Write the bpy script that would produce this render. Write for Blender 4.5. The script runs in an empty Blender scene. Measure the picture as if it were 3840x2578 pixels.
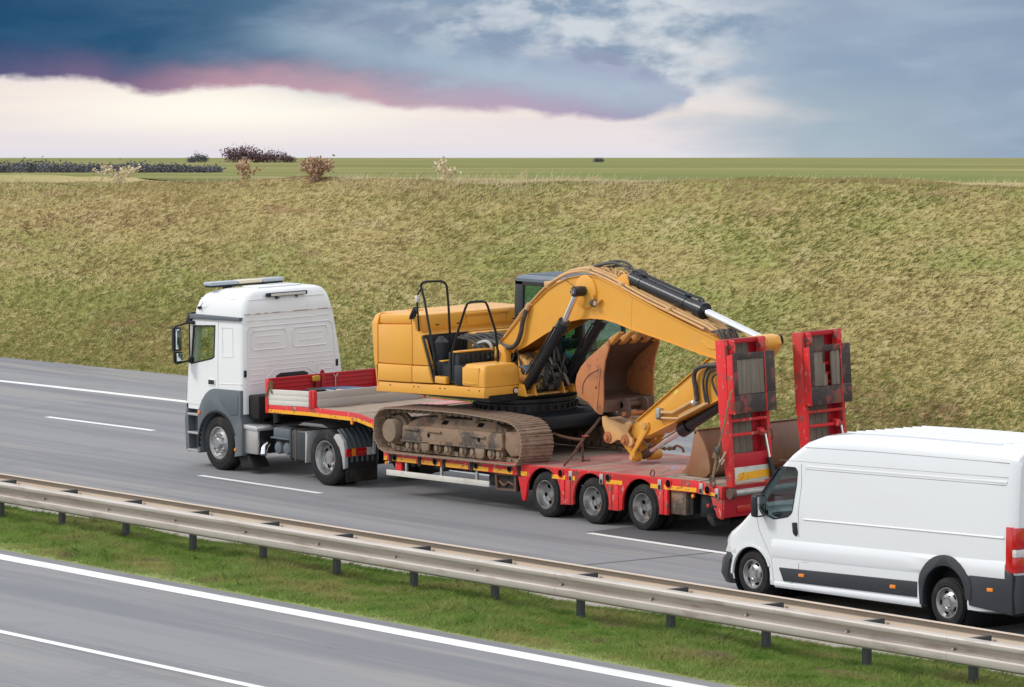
import bpy, bmesh, math, random
import numpy as np
from mathutils import Vector, Matrix, Quaternion
random.seed(4); rng = np.random.default_rng(4)
R = math.radians
S = bpy.context.scene
COL = S.collection

# ------------------------------------------------------------------ camera
cd = bpy.data.cameras.new('camera'); cam = bpy.data.objects.new('camera', cd); COL.objects.link(cam)
cd.sensor_width = 36.0; cd.lens = 147.54; cd.clip_start = 0.5; cd.clip_end = 9000
RX, UP, FW = (0.611824, 0.790994, 0.0), (-0.057208, 0.04425, 0.997381), (-0.788922, 0.610222, -0.072324)
cam.matrix_world = Matrix(((RX[0], UP[0], -FW[0], 58.0), (RX[1], UP[1], -FW[1], -43.5), (RX[2], UP[2], -FW[2], 8.05), (0, 0, 0, 1)))
S.camera = cam

# ------------------------------------------------------------------ exposure
S.view_settings.view_transform = 'Standard'; S.view_settings.look = 'None'
S.view_settings.exposure = 0.0; S.view_settings.gamma = 1.0; S.view_settings.use_curve_mapping = False

# ------------------------------------------------------------------ sun
SUN_DIR = Vector((-0.48, -0.60, 0.64)).normalized()          # from the ground towards the sun
sl = bpy.data.lights.new('sun', 'SUN'); sl.energy = 1.9; sl.angle = R(12); sl.color = (1.0, 0.95, 0.88)
so = bpy.data.objects.new('sun', sl); COL.objects.link(so)
so.rotation_euler = (-SUN_DIR).to_track_quat('-Z', 'Y').to_euler(); so.location = (0, -30, 60)

# ------------------------------------------------------------------ world: Nishita sky under storm clouds
class NT:
    """small helper to wire shader nodes"""
    def __init__(s, tree): s.t = tree; s.n = tree.nodes; s.l = tree.links
    def node(s, typ, **kw):
        n = s.n.new(typ)
        for k, v in kw.items(): setattr(n, k, v)
        return n
    def put(s, sock, v):
        if hasattr(v, 'is_linked') or isinstance(v, bpy.types.NodeSocket): s.l.new(v, sock)
        elif isinstance(v, (tuple, list)) and len(v) == 3 and sock.type == 'RGBA': sock.default_value = (*v, 1)
        else: sock.default_value = v
    def m(s, op, a, b=0.0, c=None, clamp=False):
        n = s.node('ShaderNodeMath', operation=op); n.use_clamp = clamp
        s.put(n.inputs[0], a); s.put(n.inputs[1], b)
        if c is not None: s.put(n.inputs[2], c)
        return n.outputs[0]
    def mr(s, v, a, b, c=0.0, d=1.0, smooth=True):
        n = s.node('ShaderNodeMapRange'); n.interpolation_type = 'SMOOTHSTEP' if smooth else 'LINEAR'
        for i, q in enumerate((v, a, b, c, d)): s.put(n.inputs[i], q)
        return n.outputs[0]
    def mix(s, f, a, b, mode='MIX'):
        n = s.node('ShaderNodeMix', data_type='RGBA', blend_type=mode)
        s.put(n.inputs[0], f); s.put(n.inputs[6], a); s.put(n.inputs[7], b)
        return n.outputs[2]
    def noise(s, vec, scale, detail=4, rough=0.55, dist=0.0):
        n = s.node('ShaderNodeTexNoise'); n.inputs['Scale'].default_value = scale; n.inputs['Detail'].default_value = detail
        n.inputs['Roughness'].default_value = rough; n.inputs['Distortion'].default_value = dist
        s.l.new(vec, n.inputs['Vector']); return n.outputs[0]
    def scalev(s, vec, sc, off=(0, 0, 0)):
        n = s.node('ShaderNodeMapping'); s.l.new(vec, n.inputs[0])
        n.inputs['Scale'].default_value = sc; n.inputs['Location'].default_value = off; return n.outputs[0]
    def ramp(s, v, stops, interp='EASE'):
        n = s.node('ShaderNodeValToRGB'); cr = n.color_ramp; cr.interpolation = interp
        while len(cr.elements) < len(stops): cr.elements.new(0.5)
        for e, (p, c) in zip(cr.elements, stops):
            e.position = p; e.color = (c, c, c, 1) if not isinstance(c, (tuple, list)) else (*c, 1)
        s.put(n.inputs[0], v); return n.outputs[0]

def srgb(r, g, b):
    f = lambda c: (c / 255 / 12.92) if c <= 10 else ((c / 255 + 0.055) / 1.055) ** 2.4
    return (f(r), f(g), f(b))

W = bpy.data.worlds.new('World'); S.world = W; W.use_nodes = True
w = NT(W.node_tree); w.n.clear()
sky = w.node('ShaderNodeTexSky', sky_type='NISHITA'); sky.sun_disc = False
sky.sun_elevation = math.asin(SUN_DIR.z); sky.sun_rotation = math.atan2(SUN_DIR.x, SUN_DIR.y)
sky.air_density = 1.0; sky.dust_density = 2.0
tc = w.node('ShaderNodeTexCoord'); sep = w.node('ShaderNodeSeparateXYZ'); w.l.new(tc.outputs['Generated'], sep.inputs[0])
dx, dy, dz = sep.outputs
# bearing from the westerly view, in units of ~7 degrees; elevation in units of ~0.6 degrees above the far field edge
fwd = w.m('ADD', w.m('MULTIPLY', dx, -0.7910), w.m('MULTIPLY', dy, 0.6118))
lat = w.m('ADD', w.m('MULTIPLY', dx, 0.6118), w.m('MULTIPLY', dy, 0.7910))
az = w.m('MULTIPLY', w.m('ARCTAN2', lat, fwd), 8.196)
el = w.m('MULTIPLY', w.m('ADD', w.m('ARCSINE', dz), 0.0286), 95.7)
cmb = w.node('ShaderNodeCombineXYZ'); w.l.new(az, cmb.inputs[0]); w.l.new(el, cmb.inputs[1])
cv = cmb.outputs[0]
n1 = w.noise(w.scalev(cv, (3.2, 0.75, 1)), 1.6, 6, 0.52, 0.25)
n2 = w.noise(w.scalev(cv, (1.6, 0.5, 1), (3.1, 7.7, 0)), 2.0, 5, 0.5, 0.35)
n3 = w.noise(w.scalev(cv, (5.6, 1.0, 1), (13.1, 2.7, 0)), 1.5, 6, 0.55, 0.2)
n5 = w.noise(w.scalev(cv, (8.0, 1.2, 1), (5.1, 9.7, 0)), 1.7, 6, 0.58, 0.2)
n4 = w.noise(w.scalev(cv, (1.0, 2.6, 1), (1.1, 4.7, 0)), 1.3, 4, 0.5, 0.2)
c1 = w.m('SUBTRACT', n1, 0.5); c2 = w.m('SUBTRACT', n2, 0.5); c3 = w.m('SUBTRACT', n3, 0.5)
a01 = w.m('MULTIPLY_ADD', az, 0.5, 0.5, clamp=True)
# clear band along the horizon, warm where the low sun hides
band = w.ramp(w.m('MULTIPLY', el, 0.4, clamp=True), [(0.0, srgb(226, 224, 231)), (0.2, srgb(234, 225, 227)), (0.5, srgb(243, 228, 220)), (1.0, srgb(230, 222, 224))])
band = w.mix(w.m('MULTIPLY', w.mr(n4, 0.42, 0.68), 0.35), band, srgb(220, 216, 224))
glow = w.m('MULTIPLY', w.mr(w.m('ABSOLUTE', w.m('ADD', az, 0.56)), 0.02, 0.6, 1, 0), w.mr(w.m('ABSOLUTE', w.m('SUBTRACT', el, 1.15)), 0.0, 1.0, 1, 0))
band = w.mix(glow, band, srgb(255, 250, 238))
# rain grey to the north
rain = w.mr(w.m('ADD', az, w.m('MULTIPLY', c2, 0.5)), 0.26, 0.60)
raincol = w.ramp(w.m('MULTIPLY', el, 0.28, clamp=True), [(0.0, srgb(170, 185, 197)), (0.3, srgb(161, 179, 193)), (0.6, srgb(145, 165, 188)), (1.0, srgb(150, 167, 189))])
raincol = w.mix(w.mr(az, 0.6, 1.2), raincol, srgb(136, 156, 181))
raincol = w.mix(w.m('MULTIPLY', w.mr(n2, 0.42, 0.7), 0.45), raincol, srgb(172, 190, 206))
# storm bank: lower edge and, to the north, upper edge as functions of bearing
low_e = w.ramp(a01, [(0.0, 0.475), (0.06, 0.45), (0.15, 0.385), (0.25, 0.40), (0.30, 0.385), (0.40, 0.295), (0.55, 0.25), (0.61, 0.222), (0.66, 0.28), (0.685, 0.36), (0.75, 0.42)], 'EASE')
top_e = w.ramp(a01, [(0.0, 1.0), (0.46, 1.0), (0.53, 0.70), (0.58, 0.60), (0.63, 0.51), (0.67, 0.43), (0.69, 0.34), (0.72, 0.10)], 'EASE')
edge = w.m('MULTIPLY_ADD', low_e, 4.0, w.m('MULTIPLY_ADD', c1, 0.55, w.m('MULTIPLY', w.m('SUBTRACT', n5, 0.5), 0.30)))
tope = w.m('MULTIPLY_ADD', w.m('MULTIPLY', top_e, top_e), 0.0, w.m('MULTIPLY_ADD', top_e, 4.0, w.m('MULTIPLY', c3, 1.1)))
tope = w.m('ADD', tope, w.mr(a01, 0.53, 0.44, 0, 9.0))
above = w.m('SUBTRACT', el, edge)
bank = w.m('MULTIPLY', w.mr(above, -0.07, 0.17), w.mr(w.m('SUBTRACT', el, tope), -0.12, 0.22, 1, 0))
# bank colour: deep slate blue in the south, lilac and pale blue towards the north, rosy along the underside
core = w.ramp(a01, [(0.0, srgb(26, 74, 112)), (0.14, srgb(36, 82, 118)), (0.26, srgb(76, 110, 142)), (0.38, srgb(124, 146, 170)), (0.5, srgb(158, 174, 196)), (0.6, srgb(162, 170, 196)), (0.75, srgb(170, 180, 202))], 'LINEAR')
core = w.mix(w.m('MULTIPLY', w.mr(n2, 0.40, 0.66), w.mr(a01, 0.1, 0.35, 0.25, 0.65)), core, w.mix(w.mr(a01, 0.05, 0.45), srgb(70, 116, 152), srgb(178, 194, 208)))
core = w.mix(w.m('MULTIPLY', w.mr(w.m('MULTIPLY_ADD', n5, 0.5, w.m('MULTIPLY', n1, 0.5)), 0.46, 0.62), w.mr(a01, 0.2, 0.5, 0.0, 0.6)), core, srgb(142, 158, 184))
core = w.mix(w.m('MULTIPLY', w.mr(w.m('MULTIPLY_ADD', n2, 0.5, w.m('MULTIPLY', n3, 0.5)), 0.48, 0.60), 0.55), core, w.mix(w.mr(a01, 0.05, 0.45), srgb(44, 84, 118), srgb(122, 134, 164)))
rose = w.ramp(a01, [(0.0, srgb(84, 88, 126)), (0.12, srgb(128, 104, 138)), (0.22, srgb(184, 148, 164)), (0.36, srgb(196, 164, 176)), (0.5, srgb(182, 164, 186)), (0.65, srgb(162, 160, 188))], 'LINEAR')
bankcol = w.mix(w.mr(w.m('ADD', above, w.m('MULTIPLY', c2, 0.9)), 0.0, 1.0), rose, core)
# darker roof of cloud over the south and a paler shelf under it
shelf = w.m('MULTIPLY', w.mr(w.m('ABSOLUTE', w.m('SUBTRACT', w.m('ADD', el, w.m('MULTIPLY', az, 1.9)), w.m('MULTIPLY_ADD', c1, 0.5, 1.95))), 0.0, 0.62, 1, 0), w.mr(a01, 0.2, 0.34))
bankcol = w.mix(w.m('MULTIPLY', shelf, 0.55), bankcol, srgb(176, 196, 210))
topl = w.m('MULTIPLY', w.mr(w.m('ADD', az, w.m('MULTIPLY', c1, 0.25)), -0.36, -0.27, 1, 0), w.mr(w.m('SUBTRACT', w.m('ADD', el, w.m('MULTIPLY', c1, 0.4)), w.m('MULTIPLY', az, -1.5)), 3.25, 3.55))
bankcol = w.mix(w.m('MULTIPLY', topl, 0.85), bankcol, srgb(50, 98, 138))
# broken light cloud above and behind the bank in the middle
brk = w.mix(w.mr(w.m('ADD', w.m('MULTIPLY_ADD', n5, 0.22, w.m('MULTIPLY', n3, 0.78)), w.m('MULTIPLY', az, -0.14)), 0.36, 0.58), srgb(205, 212, 220), srgb(134, 156, 180))
brk = w.mix(w.m('MULTIPLY', w.mr(n1, 0.52, 0.70), 0.45), brk, srgb(230, 231, 232))
hi = w.m('MULTIPLY', w.mr(el, 1.0, 1.8), w.mr(az, -0.6, -0.1))
behind = w.mix(hi, band, brk)
mid = w.m('MULTIPLY', w.mr(w.m('ADD', az, w.m('MULTIPLY', c3, 0.5)), -0.34, -0.02), w.mr(w.m('ADD', el, w.m('MULTIPLY', c1, 1.2)), 2.15, 2.9))
bankcol = w.mix(w.m('MULTIPLY', mid, 0.9), bankcol, brk)
seen = w.mix(bank, behind, bankcol)
cream = w.m('MULTIPLY', w.mr(w.m('ABSOLUTE', w.m('SUBTRACT', az, w.m('MULTIPLY_ADD', el, -0.07, 0.46))), 0.03, 0.22, 1, 0), w.mr(n1, 0.36, 0.58))
raincol = w.mix(w.m('MULTIPLY', cream, w.mr(el, 0.7, 1.3)), raincol, srgb(228, 224, 222))
seen = w.mix(w.m('MULTIPLY', rain, w.mr(w.m('MULTIPLY', bank, w.mr(az, 0.30, 0.45, 1, 0)), 0.2, 0.9, 1, 0)), seen, raincol)
# the rest of the vault: one even, broken overcast
nv = w.noise(tc.outputs['Generated'], 2.3, 5, 0.55, 0.4)
over = w.mix(w.mr(nv, 0.36, 0.66), (0.88, 0.95, 1.06), (1.20, 1.22, 1.26))
away = w.m('MAXIMUM', w.mr(el, 4.5, 16.0), w.mr(w.m('ABSOLUTE', az), 1.6, 4.5))
cloud = w.mix(away, w.mix(1.0, seen, (1.07, 1.07, 1.07), 'MULTIPLY'), over)
b1 = w.node('ShaderNodeBackground'); w.l.new(sky.outputs[0], b1.inputs[0]); b1.inputs[1].default_value = 0.08
b2 = w.node('ShaderNodeBackground'); w.l.new(cloud, b2.inputs[0]); b2.inputs[1].default_value = 1.0
ms = w.node('ShaderNodeMixShader'); w.l.new(b1.outputs[0], ms.inputs[1]); w.l.new(b2.outputs[0], ms.inputs[2])
ms.inputs[0].default_value = 0.94
wo = w.node('ShaderNodeOutputWorld'); w.l.new(ms.outputs[0], wo.inputs[0])

# ------------------------------------------------------------------ materials
def mat(name, base, rough=0.6, metal=0.0, layers=(), bump=None, coat=0.0, spec=0.5, rough2=None):
    """layers: (colour, scale or scale vector, lo, hi, amount, detail) blended over the base by noise"""
    m = bpy.data.materials.new(name); m.use_nodes = True
    t = NT(m.node_tree); p = t.n['Principled BSDF']
    tc = t.node('ShaderNodeTexCoord'); ov = tc.outputs['Object']
    col = None; k = 0
    for L in layers:
        c2, sc, lo, hi, amt = L[:5]; det = L[5] if len(L) > 5 else 5
        k += 1
        v = t.scalev(ov, sc if isinstance(sc, tuple) else (sc,) * 3, (k * 3.7, k * 1.9, k * 5.3))
        f = t.m('MULTIPLY', t.mr(t.noise(v, 1.0, det, 0.6), lo, hi), amt)
        col = t.mix(f, col if col is not None else base, c2)
        if rough2 is not None and k == 1: t.put(p.inputs['Roughness'], t.mr(f, 0, 1, rough, rough2))
    t.put(p.inputs['Base Color'], col if col is not None else base)
    if rough2 is None or not layers: p.inputs['Roughness'].default_value = rough
    p.inputs['Metallic'].default_value = metal
    p.inputs['Coat Weight'].default_value = coat; p.inputs['Coat Roughness'].default_value = 0.12
    p.inputs['Specular IOR Level'].default_value = spec
    if bump:
        b = t.node('ShaderNodeBump'); b.inputs['Strength'].default_value = bump[1]; b.inputs['Distance'].default_value = bump[2] if len(bump) > 2 else 0.01
        sc = bump[0]
        t.l.new(t.noise(t.scalev(ov, sc if isinstance(sc, tuple) else (sc,) * 3), 1.0, 4), b.inputs['Height'])
        t.l.new(b.outputs[0], p.inputs['Normal'])
    return m

def glass(name, tint, refl=0.12, rough=0.02):
    m = bpy.data.materials.new(name); m.use_nodes = True
    t = NT(m.node_tree); t.n.clear()
    tr = t.node('ShaderNodeBsdfTransparent'); tr.inputs[0].default_value = (*tint, 1)
    gl = t.node('ShaderNodeBsdfGlossy'); gl.inputs['Roughness'].default_value = rough
    lw = t.node('ShaderNodeLayerWeight'); lw.inputs[0].default_value = 0.5
    mx = t.node('ShaderNodeMixShader'); t.l.new(t.m('MULTIPLY_ADD', t.m('POWER', lw.outputs['Facing'], 4.0), 0.55, refl * .5, clamp=True), mx.inputs[0])
    t.l.new(tr.outputs[0], mx.inputs[1]); t.l.new(gl.outputs[0], mx.inputs[2])
    o = t.node('ShaderNodeOutputMaterial'); t.l.new(mx.outputs[0], o.inputs[0]); return m

DUST = (0.30, 0.25, 0.19)
M = {}
M['white'] = mat('white_paint', (0.80, 0.81, 0.81), 0.32, layers=((( .62, .60, .56), 1.3, .52, .8, .25), ((.50, .46, .40), (6, 6, 1.0), .58, .8, .28), ((.42, .38, .33), 15, .68, .80, .25)), coat=0.4)
M['van_white'] = mat('van_white_paint', (0.74, 0.76, 0.78), 0.22, layers=(((.68, .68, .67), (.7, 1, 2.5), .46, .8, .35), ((.60, .58, .55), (1.2, 4, 9), .58, .8, .22)), coat=0.6)
M['grey_plastic'] = mat('grey_plastic', (0.105, 0.125, 0.14), 0.5, layers=(((.18, .18, .175), 1.8, .46, .7, .55), ((.20, .18, .15), 8, .58, .72, .4)))
M['dark_plastic'] = mat('dark_plastic', (0.014, 0.015, 0.018), 0.5, spec=.35, layers=(((.05, .047, .044), 3.0, .5, .85, .4),))
M['black'] = mat('black_paint', (0.008, 0.009, 0.012), 0.45, spec=.35, layers=(((.05, .042, .036), 2.5, .55, .85, .5), ((.16, .15, .14), (14, 14, 5), .70, .76, .5)))
M['chassis'] = mat('grimy_chassis', (0.016, 0.015, 0.015), 0.7, spec=.3, layers=(((.075, .055, .042), 2.5, .48, .8, .6), ((.10, .085, .07), 9, .6, .8, .35)))
M['rubber'] = mat('tyre_rubber', (0.014, 0.014, 0.015), 0.75, spec=.3, layers=(((.085, .07, .055), (2.2, 3, 2.2), .50, .72, .6), ((.12, .095, .07), 7, .62, .8, .35)), bump=(40, .15))
M['rim'] = mat('steel_rim', (0.42, 0.42, 0.42), 0.34, 0.8, layers=(((.15, .12, .10), 5, .48, .74, .75),))
M['rim_rust'] = mat('rusty_rim', (0.38, 0.38, 0.38), 0.36, 0.75, layers=(((.15, .085, .05), 5, .46, .68, .8),))
M['chrome'] = mat('chrome', (0.85, 0.86, 0.88), 0.1, 1.0)
M['steel'] = mat('bare_steel', (0.48, 0.47, 0.45), 0.42, 0.55, layers=(((.28, .24, .2), 4, .5, .8, .6),))
M['alu'] = mat('aluminium_board', (0.50, 0.49, 0.485), 0.45, 0.15, layers=(((.60, .52, .51), 1.2, .45, .75, .6), ((.33, .31, .3), (5, 5, 12), .58, .8, .5)))
M['cream'] = mat('cream_board', (0.62, 0.60, 0.54), 0.5, layers=(((.47, .43, .36), 2.0, .48, .7, .6), ((.30, .24, .18), (3, 3, 14), .58, .7, .5)))
M['red'] = mat('red_paint', (0.70, 0.022, 0.026), 0.5, spec=.35, layers=(((.46, .06, .05), 1.3, .44, .66, .7), ((.17, .08, .055), 4.0, .54, .64, .8), ((.62, .42, .38), (16, 16, 7), .60, .68, .7), ((.10, .055, .04), 14, .60, .68, .6)))
M['red_clean'] = mat('red_board_paint', (0.46, 0.014, 0.026), 0.45, spec=.35, layers=(((.28, .022, .03), 1.8, .45, .8, .6), ((.42, .20, .18), 16.0, .66, .76, .4)))
M['yellow_tape'] = mat('yellow_reflective_tape', (0.86, 0.40, 0.015), 0.4, layers=(((.38, .10, .04), (7, 7, 14), .56, .62, .8),))
M['deck_red'] = mat('worn_red_deck_plate', (0.40, 0.17, 0.15), 0.65, layers=(((.29, .085, .075), 1.5, .45, .7, .7), ((.36, .27, .21), 2.2, .48, .68, .75), ((.17, .10, .08), 9.0, .6, .78, .6)), bump=(60, .25))
M['wood'] = mat('weathered_planks', (0.30, 0.235, 0.18), 0.8, layers=(((.40, .33, .27), (1.2, 12, 12), .42, .7, .7), ((.13, .10, .08), (2, 30, 30), .56, .75, .7)), bump=((3, 40, 40), .35))
M['wood_y'] = mat('weathered_cross_planks', (0.31, 0.245, 0.19), 0.8, layers=(((.40, .33, .27), (12, 1.2, 12), .42, .7, .7), ((.13, .10, .08), (30, 2, 30), .56, .75, .7)), bump=((40, 3, 40), .35))
M['wood_z'] = mat('grey_upright_planks', (0.19, 0.155, 0.12), 0.85, layers=(((.27, .235, .195), (12, 12, 1.2), .42, .7, .7), ((.10, .085, .07), (30, 30, 2), .56, .75, .7)), bump=((40, 40, 3), .35))
M['exc'] = mat('machine_yellow', (0.76, 0.365, 0.05), 0.36, layers=(((.62, .28, .035), .9, .45, .8, .5), ((.58, .35, .14), 3.0, .54, .8, .45), ((.40, .23, .09), (7, 7, 2.2), .62, .80, .45), ((.20, .13, .07), 26, .70, .78, .45)), coat=0.1, spec=.4)
M['exc_dirty'] = mat('dusty_machine_yellow', (0.70, 0.37, 0.09), 0.5, layers=(((.46, .27, .12), 3.0, .45, .75, .6), ((.15, .10, .06), 10, .62, .76, .6)))
M['peach'] = mat('faded_coupler_paint', (0.70, 0.40, 0.16), 0.5, layers=(((.58, .37, .19), 2.5, .4, .75, .6), ((.22, .13, .08), 14, .64, .74, .7)))
M['line_tube'] = mat('dusty_hydraulic_line', (0.60, 0.36, 0.15), 0.55, layers=(((.42, .27, .16), 5, .45, .75, .6),))
M['hose'] = mat('dusty_black_hose', (0.045, 0.042, 0.04), 0.6, layers=(((.15, .13, .11), 6, .45, .75, .6),))
M['exc_black'] = mat('machine_dark_grey', (0.018, 0.021, 0.026), 0.42, spec=.4, layers=(((.055, .052, .05), 3, .5, .8, .4),))
M['cyl'] = mat('cylinder_black', (0.013, 0.015, 0.02), 0.25, layers=(((.05, .046, .042), 4, .5, .8, .5),))
M['mud'] = mat('dried_mud_steel', (0.215, 0.15, 0.10), 0.8, layers=(((.30, .225, .16), 2.0, .42, .7, .7), ((.10, .065, .045), 5.0, .55, .75, .6)), bump=(25, .35, .02))
M['shoe'] = mat('track_shoe_steel', (0.30, 0.205, 0.145), 0.6, layers=(((.42, .31, .24), 2.2, .42, .66, .75), ((.11, .07, .05), 6.0, .50, .66, .7)), bump=(30, .25))
M['frame_mud'] = mat('scraped_track_frame', (0.25, 0.165, 0.105), 0.75, layers=(((.035, .033, .033), 2.0, .48, .60, .85), ((.36, .26, .18), 4.0, .52, .76, .6), ((.20, .075, .04), 5, .54, .70, .7)), bump=(18, .4, .02))
M['rust'] = mat('rusty_bucket_steel', (0.47, 0.165, 0.055), 0.62, layers=(((.54, .25, .11), 1.8, .42, .68, .7), ((.17, .07, .04), 3.5, .52, .68, .65), ((.42, .32, .26), 20, .68, .76, .5)), bump=(14, .2))
M['rust_dark'] = mat('dark_rust_steel', (0.10, 0.058, 0.042), 0.65, layers=(((.19, .085, .045), 2.2, .48, .74, .7), ((.19, .165, .145), 3.0, .55, .8, .5)), bump=(14, .2))
M['chain'] = mat('rusty_chain', (0.13, 0.065, 0.04), 0.7, layers=(((.22, .11, .06), 12, .45, .7, .7),))
M['strap'] = mat('tan_webbing', (0.17, 0.115, 0.06), 0.85, layers=(((.26, .19, .11), 8, .45, .7, .6),))
M['rope'] = mat('pale_rope', (0.5, 0.42, 0.33), 0.9)
M['orange'] = mat('amber_lens', (0.85, 0.24, 0.01), 0.2, coat=0.5)
M['redlens'] = mat('red_lens', (0.50, 0.008, 0.008), 0.15, coat=0.6)
M['clearlens'] = mat('clear_lens', (0.62, 0.60, 0.58), 0.15, coat=0.6)
M['bluewhite'] = mat('light_bar_lens', (0.38, 0.42, 0.46), 0.25, coat=0.5)
M['creamlens'] = mat('cream_lens', (0.72, 0.62, 0.46), 0.3, coat=0.4)
M['blue'] = mat('blue_board', (0.03, 0.10, 0.2), 0.5, layers=(((.18, .21, .24), 3, .5, .8, .5),))
M['cyan'] = mat('cyan_strap', (0.05, 0.36, 0.62), 0.6)
M['galv'] = mat('weathered_galvanised_rail', (0.50, 0.455, 0.41), 0.5, 0.25, layers=(((.42, .365, .32), (.7, 3, 6), .42, .66, .75), ((.26, .20, .165), (1.5, 6, 10), .54, .70, .55)))
M['galv_back'] = mat('weathered_rail_inner_face', (0.55, 0.45, 0.36), 0.55, 0.15, layers=(((.47, .38, .30), (1.0, 3, 6), .42, .75, .6),))
M['post'] = mat('galvanised_post_and_spacer_shade', (0.075, 0.08, 0.09), 0.5, 0.2, layers=(((.13, .125, .12), 5, .5, .8, .5),))  # post grey; on the spacers it stands in for shade between the beams
M['seat'] = mat('dark_seat_cloth', (0.04, 0.043, 0.05), 0.9)
M['glass_dark'] = glass('smoked_window', (0.66, 0.72, 0.72), 0.10)
M['glass_green'] = glass('green_window', (0.88, 0.94, 0.84), 0.05)
M['glass_teal'] = glass('teal_cab_window', (0.60, 0.78, 0.76), 0.14)
M['mirror'] = mat('mirror_glass', (0.75, 0.78, 0.8), 0.03, 1.0)

# ------------------------------------------------------------------ mesh helpers
CROSSFALL = 0.03
class MB:
    def __init__(s): s.v = []; s.f = []; s.sm = []
    def add(s, vs, fs, smooth=True):
        o = len(s.v); s.v += [tuple(v) for v in vs]; s.f += [tuple(i + o for i in f) for f in fs]; s.sm += [smooth] * len(fs); return s
    def _bev(s, vs, fs, b, seg=2):
        bm = bmesh.new(); vv = [bm.verts.new(v) for v in vs]
        for f in fs:
            try: bm.faces.new([vv[i] for i in f])
            except ValueError: pass
        bmesh.ops.recalc_face_normals(bm, faces=bm.faces)
        ed = [e for e in bm.edges if len(e.link_faces) == 2 and e.calc_face_angle(0) > 0.45]
        bmesh.ops.bevel(bm, geom=ed, offset=b, segments=seg, profile=0.5, affect='EDGES', clamp_overlap=True)
        bm.verts.index_update(); bm.verts.ensure_lookup_table()
        s.add([v.co[:] for v in bm.verts], [[v.index for v in f.verts] for f in bm.faces]); bm.free(); return s
    def box(s, x0, x1, y0, y1, z0, z1, bev=0.0, seg=2):
        vs = [(x, y, z) for z in (z0, z1) for y in (y0, y1) for x in (x0, x1)]
        fs = [(0, 2, 3, 1), (4, 5, 7, 6), (0, 1, 5, 4), (2, 6, 7, 3), (0, 4, 6, 2), (1, 3, 7, 5)]
        return s._bev(vs, fs, bev, seg) if bev else s.add(vs, fs)
    def prism(s, pts, y0, y1, bev=0.0, seg=2):
        """outline of (x, z) points given thickness from y0 to y1"""
        n = len(pts); vs = [(x, y0, z) for x, z in pts] + [(x, y1, z) for x, z in pts]
        fs = [tuple(range(n)), tuple(range(2 * n - 1, n - 1, -1))] + [(i, i + n, (i + 1) % n + n, (i + 1) % n) for i in range(n)]
        return s._bev(vs, fs, bev, seg) if bev else s.add(vs, fs)
    def prismx(s, pts, x0, x1, bev=0.0):
        n = len(pts); vs = [(x0, y, z) for y, z in pts] + [(x1, y, z) for y, z in pts]
        fs = [tuple(range(n)), tuple(range(2 * n - 1, n - 1, -1))] + [(i, i + n, (i + 1) % n + n, (i + 1) % n) for i in range(n)]
        return s._bev(vs, fs, bev) if bev else s.add(vs, fs)
    def frame(s, outer, inner, y0, y1):
        n = len(outer); vs = [(x, y, z) for y in (y0, y1) for P in (outer, inner) for x, z in P]
        fs = []
        for i in range(n):
            j = (i + 1) % n
            fs += [(i, j, j + n, i + n), (2 * n + i, 3 * n + i, 3 * n + j, 2 * n + j), (i, i + 2 * n, j + 2 * n, j), (n + i, n + j, 3 * n + j, 3 * n + i)]
        return s.add(vs, fs)
    def rings(s, rings, cap=True):
        n = len(rings[0]); vs = [p for r in rings for p in r]; fs = []
        for k in range(len(rings) - 1):
            for i in range(n):
                j = (i + 1) % n; fs.append((k * n + i, k * n + j, (k + 1) * n + j, (k + 1) * n + i))
        if cap: fs += [tuple(range(n - 1, -1, -1)), tuple((len(rings) - 1) * n + i for i in range(n))]
        return s.add(vs, fs)
    def tube(s, path, r, n=8, closed=False):
        P = [Vector(p) for p in path]; m = len(P); rings = []
        prev = None
        for i, p in enumerate(P):
            a = P[(i - 1) % m] if (closed or i) else p; b = P[(i + 1) % m] if (closed or i < m - 1) else p
            t = (b - a).normalized()
            if prev is None:
                u = t.orthogonal().normalized()
            else:
                u = (prev - t * prev.dot(t)); u = u.normalized() if u.length > 1e-6 else t.orthogonal().normalized()
            prev = u; v = t.cross(u); rr = r[i] if isinstance(r, (list, tuple)) else r
            rings.append([tuple(p + (u * math.cos(2 * math.pi * k / n) + v * math.sin(2 * math.pi * k / n)) * rr) for k in range(n)])
        if closed: rings.append(rings[0])
        return s.rings(rings, cap=not closed)
    def lathe(s, prof, c=(0, 0, 0), axis='y', n=32, close=False):
        """prof: (axial, radius) pairs"""
        rings = []
        for a, r in prof:
            r = max(r, 1e-4); ring = []
            for k in range(n):
                q = 2 * math.pi * k / n; u, v = r * math.cos(q), r * math.sin(q)
                p = {'y': (u, a, v), 'x': (a, u, v), 'z': (u, v, a)}[axis]
                ring.append((p[0] + c[0], p[1] + c[1], p[2] + c[2]))
            rings.append(ring)
        if close: rings.append(rings[0])
        return s.rings(rings, cap=False)
    def cyl(s, a, b, r, n=16): return s.tube([a, b], r, n)
    def map(s, f): s.v = [f(*v) for v in s.v]; return s
    def build(s, name, material, parent=None, yref=None, base=None, kind=None, smooth=True, angle=34):
        if yref is not None: s.v = [(x, y, z + CROSSFALL * (y - yref)) for x, y, z in s.v]
        org = base if base is not None else (0, 0, 0)
        if parent is not None and base is None:
            p = parent; org = Vector((0, 0, 0))
            while p is not None: org = org + p.location; p = p.parent
        me = bpy.data.meshes.new(name)
        me.from_pydata([(v[0] - org[0], v[1] - org[1], v[2] - org[2]) for v in s.v], [], s.f)
        me.materials.append(material)
        bm = bmesh.new(); bm.from_mesh(me); bmesh.ops.recalc_face_normals(bm, faces=bm.faces); bm.to_mesh(me); bm.free()
        if smooth: me.shade_smooth(); me.set_sharp_from_angle(angle=R(angle))
        o = bpy.data.objects.new(name, me); COL.objects.link(o)
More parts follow.
